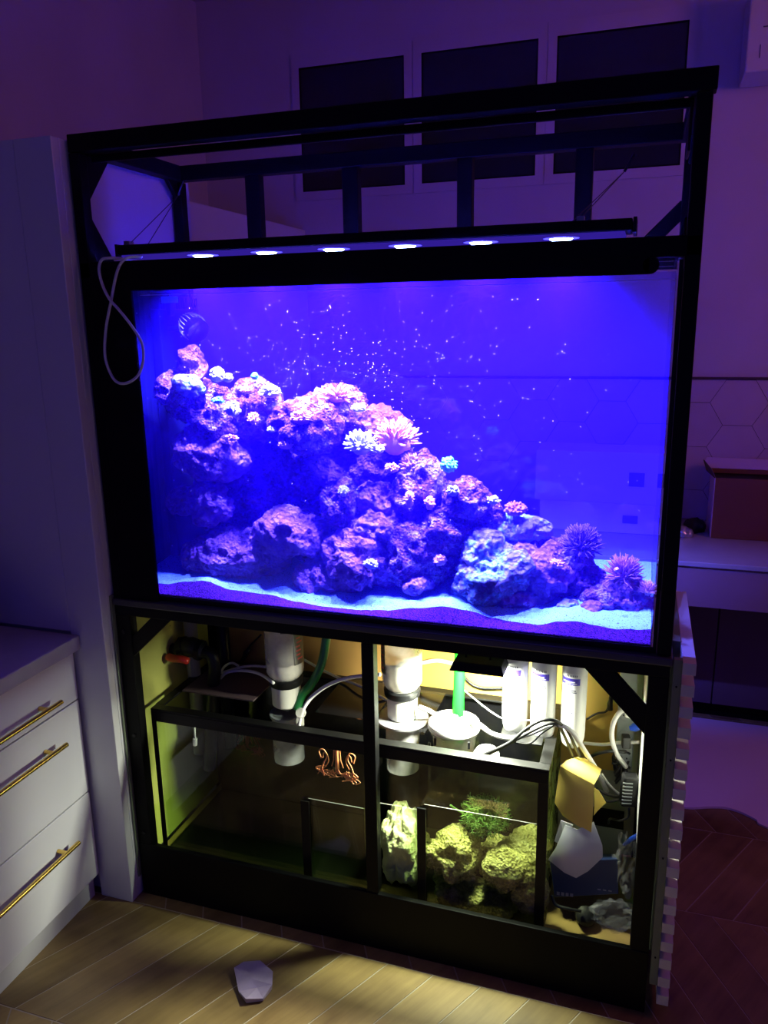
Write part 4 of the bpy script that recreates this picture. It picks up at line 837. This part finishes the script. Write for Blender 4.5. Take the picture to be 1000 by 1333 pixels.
sheet('front_page', [[(1.157,0.115,0.377),(1.187,0.100,0.381),(1.223,0.115,0.399)],[(1.138,0.100,0.320),(1.187,0.080,0.328),(1.246,0.100,0.351)],[(1.121,0.100,0.283),(1.185,0.080,0.289),(1.249,0.100,0.318)],[(1.161,0.095,0.259),(1.190,0.085,0.258),(1.217,0.095,0.276)]], .0015, M['leaflet'], parent=lf)
sheet('back_page', [[(1.144,0.140,0.371),(1.174,0.140,0.364)],[(1.132,0.125,0.320),(1.156,0.130,0.304)]], .0015, M['leaflet'], parent=lf)
bx = thing('blue_box', (1.21,.16,.10), 'dark blue carton standing beside the sump under the leaflet', 'box')
build('carton', MB().hexa([(1.122,0.130,0.259),(1.283,0.130,0.299),(1.290,0.130,0.201),(1.137,0.130,0.155)],[(1.124,0.240,0.197),(1.275,0.240,0.231),(1.283,0.240,0.145),(1.139,0.240,0.111)]), M['bluebox'], parent=bx, bevel=.002)
pr = MB()
for k in range(4): pr.obox(Vector((1.146,0.128,0.170))+Vector((.011*k,0,.001*k)),(.0035,.0004,.0045),(0,0,0))
for k in range(3): pr.obox(Vector((1.244,0.128,0.205))+Vector((.013*k,0,.001*k)),(.004,.0004,.0015),(0,0,0))
build('print', pr, M['inkpale'], parent=bx, kind='stuff')
kb = thing('open_carton', (1.250,0.300,0.181), 'small open grey carton with dark lid behind the leaflet', 'box')
kc = Vector((1.247,0.300,0.223)); build('wall', MB().box(kc.x-.045,kc.x+.045,.29,.293,kc.z-.05,kc.z+.05).box(kc.x-.045,kc.x-.042,.293,.36,kc.z-.05,kc.z+.05).box(kc.x+.042,kc.x+.045,.293,.36,kc.z-.05,kc.z+.05), M['greybox'], parent=kb)
build('lid', MB().box(kc.x-.047,kc.x+.047,.287,.362,kc.z+.0505,kc.z+.056), M['black'], parent=kb)
tag(build('blue_stick', MB().tube([(1.296,0.200,0.291),(1.313,0.200,0.312),(1.341,0.200,0.338)], [.004,.006,.006], 8), M['blueplug'], smooth=True), 'blue handled tool poking from behind the plastic bag', 'tool')
def bag(name, c, r, seed, label):
    bm = bmesh.new(); bmesh.ops.create_icosphere(bm, subdivisions=4, radius=1.0); mb = MB(); c = Vector(c); o_ = Vector((seed,seed*2,0))
    for v in bm.verts:
        p = v.co; k = 1 + .45*(abs(noise.noise(p*2.3+o_))*2-.5) + .18*abs(noise.noise(p*6+o_)); mb.v.append(c + Vector((p.x*r[0]*k, p.y*r[1]*k, p.z*r[2]*k)))
    bm.verts.ensure_lookup_table(); mb.f = [tuple(v.index for v in f.verts) for f in bm.faces]; bm.free()
    return tag(build(name, mb, M['bag'], smooth=True), label, 'bag')
bag('plastic_bag', (1.309,0.150,0.275), (.030,.05,.06), 3, 'crumpled clear plastic bag inside the right post')
bag('plastic_bag', (1.283,0.100,0.166), (.050,.04,.028), 8, 'dim clear plastic bag low in the right corner of the stand')
tag(build('black_pump', MB().lathe((1.215,0.120,0.128), [(.018,-.02),(.024,-.014),(.024,.012),(.014,.02)], 16, (.9,.3,0)), M['rubber'], smooth=True), 'round black pump lying on the tan board beside the sump', 'pump')
cable('black_lead', [(1.132,0.100,0.184),(1.145,0.090,0.167),(1.175,0.090,0.163),(1.204,0.100,0.155)], .0042, M['cable_b'], 'black lead of the round pump on the tan board')

# ------------------------------------------------------------------ kitchen units at the left
ta = thing('tall_cabinet', (-.31,.25,0), 'tall white kitchen cabinet standing against the left side of the black stand', 'cabinet')
build('carcass', MB().box(-.615,-.026,-.020,.52,.0,1.985), M['cabinet'], parent=ta, bevel=.003)
build('end_panel', MB().box(-.110,-.006,-.045,-.0205,.0,1.99), M['cabinet'], parent=ta, bevel=.002)
build('end_panel', MB().box(-.615,-.1108,-.045,-.0205,.803,1.99), M['cabinet'], parent=ta, bevel=.002)
build('side_panel', MB().box(-.0255,-.006,-.020,.52,.0,1.99), M['cabinet'], parent=ta, bevel=.002)
tag(build('rear_cabinet', MB().box(-.615,-.15,.53,YW-.012,0,1.965), M['cabinet'], bevel=.003), 'white tall unit further back along the left wall, seen through the top of the frame', 'cabinet')
tag(build('filler_strip', MB().box(-.0055,-.0005,-.012,.02,.06,.90), M['board'], bevel=.001), 'narrow grey filler strip between white cabinet and black stand', 'strip')
dc = thing('drawer_unit', (-.35,-1.0,0), 'white base unit with three drawers and gold bar handles at lower left', 'cabinet')
YB = -.050
build('carcass', MB().box(-.61,-.125,-2.0,YB,.09,.757), M['cabinet'], parent=dc)
build('plinth', MB().box(-.60,-.128,-2.0,YB,0,.089), M['toe'], parent=dc)
for z0, z1, hz in ((.620,.752,.660),(.346,.616,.541),(.082,.342,.254)):
    d_ = build('drawer', MB().box(-.1245,-.100,-.95,YB-.006,z0,z1), M['cabinet'], parent=dc, bevel=.0015)
    y1 = -.150; y0 = -.62
    build('handle', MB().tube([(-.070,y0,hz),(-.070,y1,hz)], .0062, 12).tube([(-.0995,y1-.045,hz),(-.070,y1-.045,hz)], .0055, 10).tube([(-.0995,y0+.045,hz),(-.070,y0+.045,hz)], .0055, 10), M['gold'], parent=d_, smooth=True)
    build('drawer', MB().box(-.1245,-.100,-1.86,-.954,z0,z1), M['cabinet'], parent=dc, bevel=.0015)
tag(build('worktop', MB().box(-.612,-.082,-2.0,YB+.003,.7575,.797), M['worktop'], bevel=.003), 'white stone worktop lying on the drawer unit', 'worktop')
ap = thing('glass_jug', (-.40,-.16,.798), 'dark glass jug on a black base at the far end of the worktop', 'jug')
jc = (-.375,-.165,.798)
build('base', MB().lathe(jc, [(.055,0),(.06,.004),(.06,.026),(.05,.032)], 24), M['black'], parent=ap, smooth=True)
build('body', MB().lathe(jc, [(.048,.033),(.058,.045),(.062,.09),(.056,.14),(.045,.16)], 24), M['darkglass'], parent=ap, smooth=True)
build('lid', MB().lathe(jc, [(.047,.1605),(.048,.168),(.03,.180),(.012,.182),(.012,.196)], 24), M['plastic'], parent=ap, smooth=True)
build('handle', MB().tube(spline([(jc[0]+.04,jc[1]-.03,.95),(jc[0]+.075,jc[1]-.05,.93),(jc[0]+.08,jc[1]-.055,.88),(jc[0]+.05,jc[1]-.04,.855)],5), .008, 8), M['plastic'], parent=ap, smooth='full')
build('bowl', MB().lathe((-.365,-.165,.995), [(.02,0),(.045,.012),(.065,.035),(.062,.036)], 24), M['acrylic'], parent=ap, smooth=True)

# ------------------------------------------------------------------ counter along the back wall
kc_ = thing('counter_unit', (1.6,1.4,0), 'low pale kitchen counter with dark fronts along the back wall at right', 'counter')
build('slab', MB().box(.2,3.0,1.09,YW-.012,.762,.78), M['worktop'], parent=kc_, bevel=.003)
build('apron', MB().box(.2,3.0,1.10,1.12,.62,.7615), M['apron'], parent=kc_)
build('carcass', MB().box(.2,3.0,1.535,YW-.012,.07,.7615), M['darkwood'], parent=kc_)
for k in range(4):
    for z0, z1 in ((.07,.75),): build('front', MB().box(.21+.7*k,.905+.7*k,1.515,1.5345,z0,z1), M['darkwood'], parent=kc_, bevel=.002)
build('plinth', MB().box(.2,3.0,1.56,YW-.02,0,.069), M['black'], parent=kc_)
cb = thing('cardboard_box', (1.80,1.55,.781), 'open brown cardboard box with black lining standing on the back counter at right', 'box')
b0 = (1.545,1.415); bw, bd_, bh, tt = .46, .20, .225, .004
build('front_wall', MB().box(b0[0],b0[0]+bw,b0[1],b0[1]+tt,.781,.781+bh), M['cardboard'], parent=cb); build('back_wall', MB().box(b0[0],b0[0]+bw,b0[1]+bd_-tt,b0[1]+bd_,.781,.781+bh), M['cardboard'], parent=cb)
build('side_wall', MB().box(b0[0]-.003,b0[0]-.0002,b0[1],b0[1]+bd_,.781,.781+bh), M['boxside'], parent=cb); build('side_wall', MB().box(b0[0]+bw,b0[0]+bw+tt,b0[1],b0[1]+bd_,.781,.781+bh), M['cardboard'], parent=cb)
build('lining', MB().box(b0[0]+.002,b0[0]+bw-.002,b0[1]+tt+.001,b0[1]+bd_-tt-.001,.80,.99), M['black'], parent=cb)
build('flap', MB().hexa([(b0[0]-.03,b0[1]+bd_-.004,1.008),(b0[0]+bw,b0[1]+bd_-.004,1.008),(b0[0]+bw,b0[1]+bd_,1.008),(b0[0]-.03,b0[1]+bd_,1.008)],[(b0[0]-.02,b0[1]+bd_+.02,1.045),(b0[0]+bw,b0[1]+bd_+.02,1.04),(b0[0]+bw,b0[1]+bd_+.024,1.04),(b0[0]-.02,b0[1]+bd_+.024,1.045)]), M['boxside'], parent=cb)
build('flap', MB().hexa([(b0[0]-.001,b0[1],1.006),(b0[0]-.001,b0[1]+bd_-.01,1.006),(b0[0]-.03,b0[1]+bd_-.01,1.04),(b0[0]-.03,b0[1]+.01,1.03)],[(b0[0]-.004,b0[1],1.006),(b0[0]-.004,b0[1]+bd_-.01,1.006),(b0[0]-.033,b0[1]+bd_-.01,1.04),(b0[0]-.033,b0[1]+.01,1.03)]), M['black'], parent=cb)
rock('foil_scrap', (1.452,1.42,.791), (.022,.016,.010), 91, M['foil'], 'crumpled shiny foil scrap on the counter left of the cardboard box', 'foil', sub=3, lumps=.9)
rock('black_scrap', (1.495,1.50,.798), (.028,.02,.016), 92, M['rubber'], 'crumpled black scrap on the counter beside the foil', 'scrap', sub=3, lumps=.9)
for z0, z1, x0, x1, lb in ((.781,.895,.92,1.345,'lower pale carton on the counter, seen hazily through the tank'),(.8955,1.09,.90,1.36,'upper pale carton on the counter, seen hazily through the tank')):
    t = thing('pale_carton', ((x0+x1)/2,1.50,z0), lb, 'box'); build('carton', MB().box(x0,x1,1.40,1.60,z0,z1), M['pale'], parent=t, bevel=.002)
    build('hand_hole', MB().box(x1-.115,x1-.06,1.398,1.3995,z0+(z1-z0)*.35,z0+(z1-z0)*.62), M['ink'], parent=t)
acu = thing('air_conditioner', (1.93,1.6,2.36), 'white wall air conditioner cut by the top right corner of the photo', 'air conditioner')
build('body', MB().box(1.535,2.35,1.50,YW-.004,2.36,2.62), M['cabinet'], parent=acu, bevel=.006)
build('slot', MB().box(1.58,2.30,1.4985,1.4997,2.49,2.494).box(1.575,1.578,1.4985,1.4997,2.40,2.44), M['ink'], parent=acu)
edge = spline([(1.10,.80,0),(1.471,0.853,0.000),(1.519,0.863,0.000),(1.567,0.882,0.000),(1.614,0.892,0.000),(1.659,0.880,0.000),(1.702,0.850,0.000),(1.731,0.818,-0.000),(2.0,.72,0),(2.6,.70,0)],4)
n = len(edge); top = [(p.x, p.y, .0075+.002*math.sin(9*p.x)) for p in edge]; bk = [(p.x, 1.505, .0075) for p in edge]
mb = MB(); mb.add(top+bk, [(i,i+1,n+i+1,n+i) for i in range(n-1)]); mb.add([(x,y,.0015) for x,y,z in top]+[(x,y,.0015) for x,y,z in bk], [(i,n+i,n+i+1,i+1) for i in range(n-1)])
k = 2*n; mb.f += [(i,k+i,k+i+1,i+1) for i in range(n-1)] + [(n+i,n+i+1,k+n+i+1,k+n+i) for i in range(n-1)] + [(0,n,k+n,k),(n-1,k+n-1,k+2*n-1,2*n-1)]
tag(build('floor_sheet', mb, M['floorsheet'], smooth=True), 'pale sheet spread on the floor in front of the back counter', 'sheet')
# scrap on the floor
sc_ = Vector((.452,-.205,.0022)); mb = MB(); rnd = random.Random(4)
out = [(-.062,.022),(-.050,.050),(-.010,.062),(.036,.040),(.052,.004),(.046,-.034),(.010,-.052),(-.022,-.030)]
top = [sc_+Vector((a,b,.006+.010*abs(math.sin(3*a*30+b*40)))) for a, b in out]; bot = [sc_+Vector((a*.97,b*.97,.001)) for a, b in out]
n = len(out); ct = sc_+Vector((-.006,.004,.016)); c2 = sc_+Vector((.018,-.01,.010)); cb2 = sc_+Vector((0,0,.001))
mb.add(top+bot+[ct,c2,cb2], [(i,(i+1)%n,2*n if i < 4 or i > 6 else 2*n+1) for i in range(n)] + [(2*n,2*n+1,4),(2*n,7,2*n+1)] + [((i+1)%n+n,i+n,2*n+2) for i in range(n)] + [(i,i+n,(i+1)%n+n,(i+1)%n) for i in range(n)])
wr = tag(build('wrapper', mb, M['wrapper']), 'crumpled lilac-white plastic wrapper lying on the floor tiles', 'wrapper')
# repeats share a group
GROUPS = {'live_rock': 'rocks of the reef', 'refugium_rock': 'rocks in the sump refugium', 'filter_cartridge': 'white filter cartridges under the shelf', 'dosing_bottle': 'upturned bottles on the sump',
          'filter_sock': 'filter socks in the sump', 'black_lead': 'black leads in the stand', 'white_lead': 'white leads by the socket strip', 'dosing_tube': 'white dosing tubes', 'white_hose': 'white hoses in the stand',
          'thin_lead': 'thin leads over the sump', 'inline_plug': 'plugs hanging on leads', 'suspension_wire': 'wires holding the light bar', 'plastic_bag': 'clear bags beside the sump', 'pale_carton': 'pale cartons on the back counter',
          'standpipe': 'vertical pipes left of the sump', 'tuft_coral': 'tuft corals of the reef', 'crust_coral': 'crust corals of the reef', 'leather_coral': 'white corals at the upper left', 'finger_coral': 'pink finger corals'}
for o in list(COL.objects):
    if o.parent is None and 'label' in o:
        k = o.name.split('.')[0]
        if k in GROUPS: o['group'] = GROUPS[k]
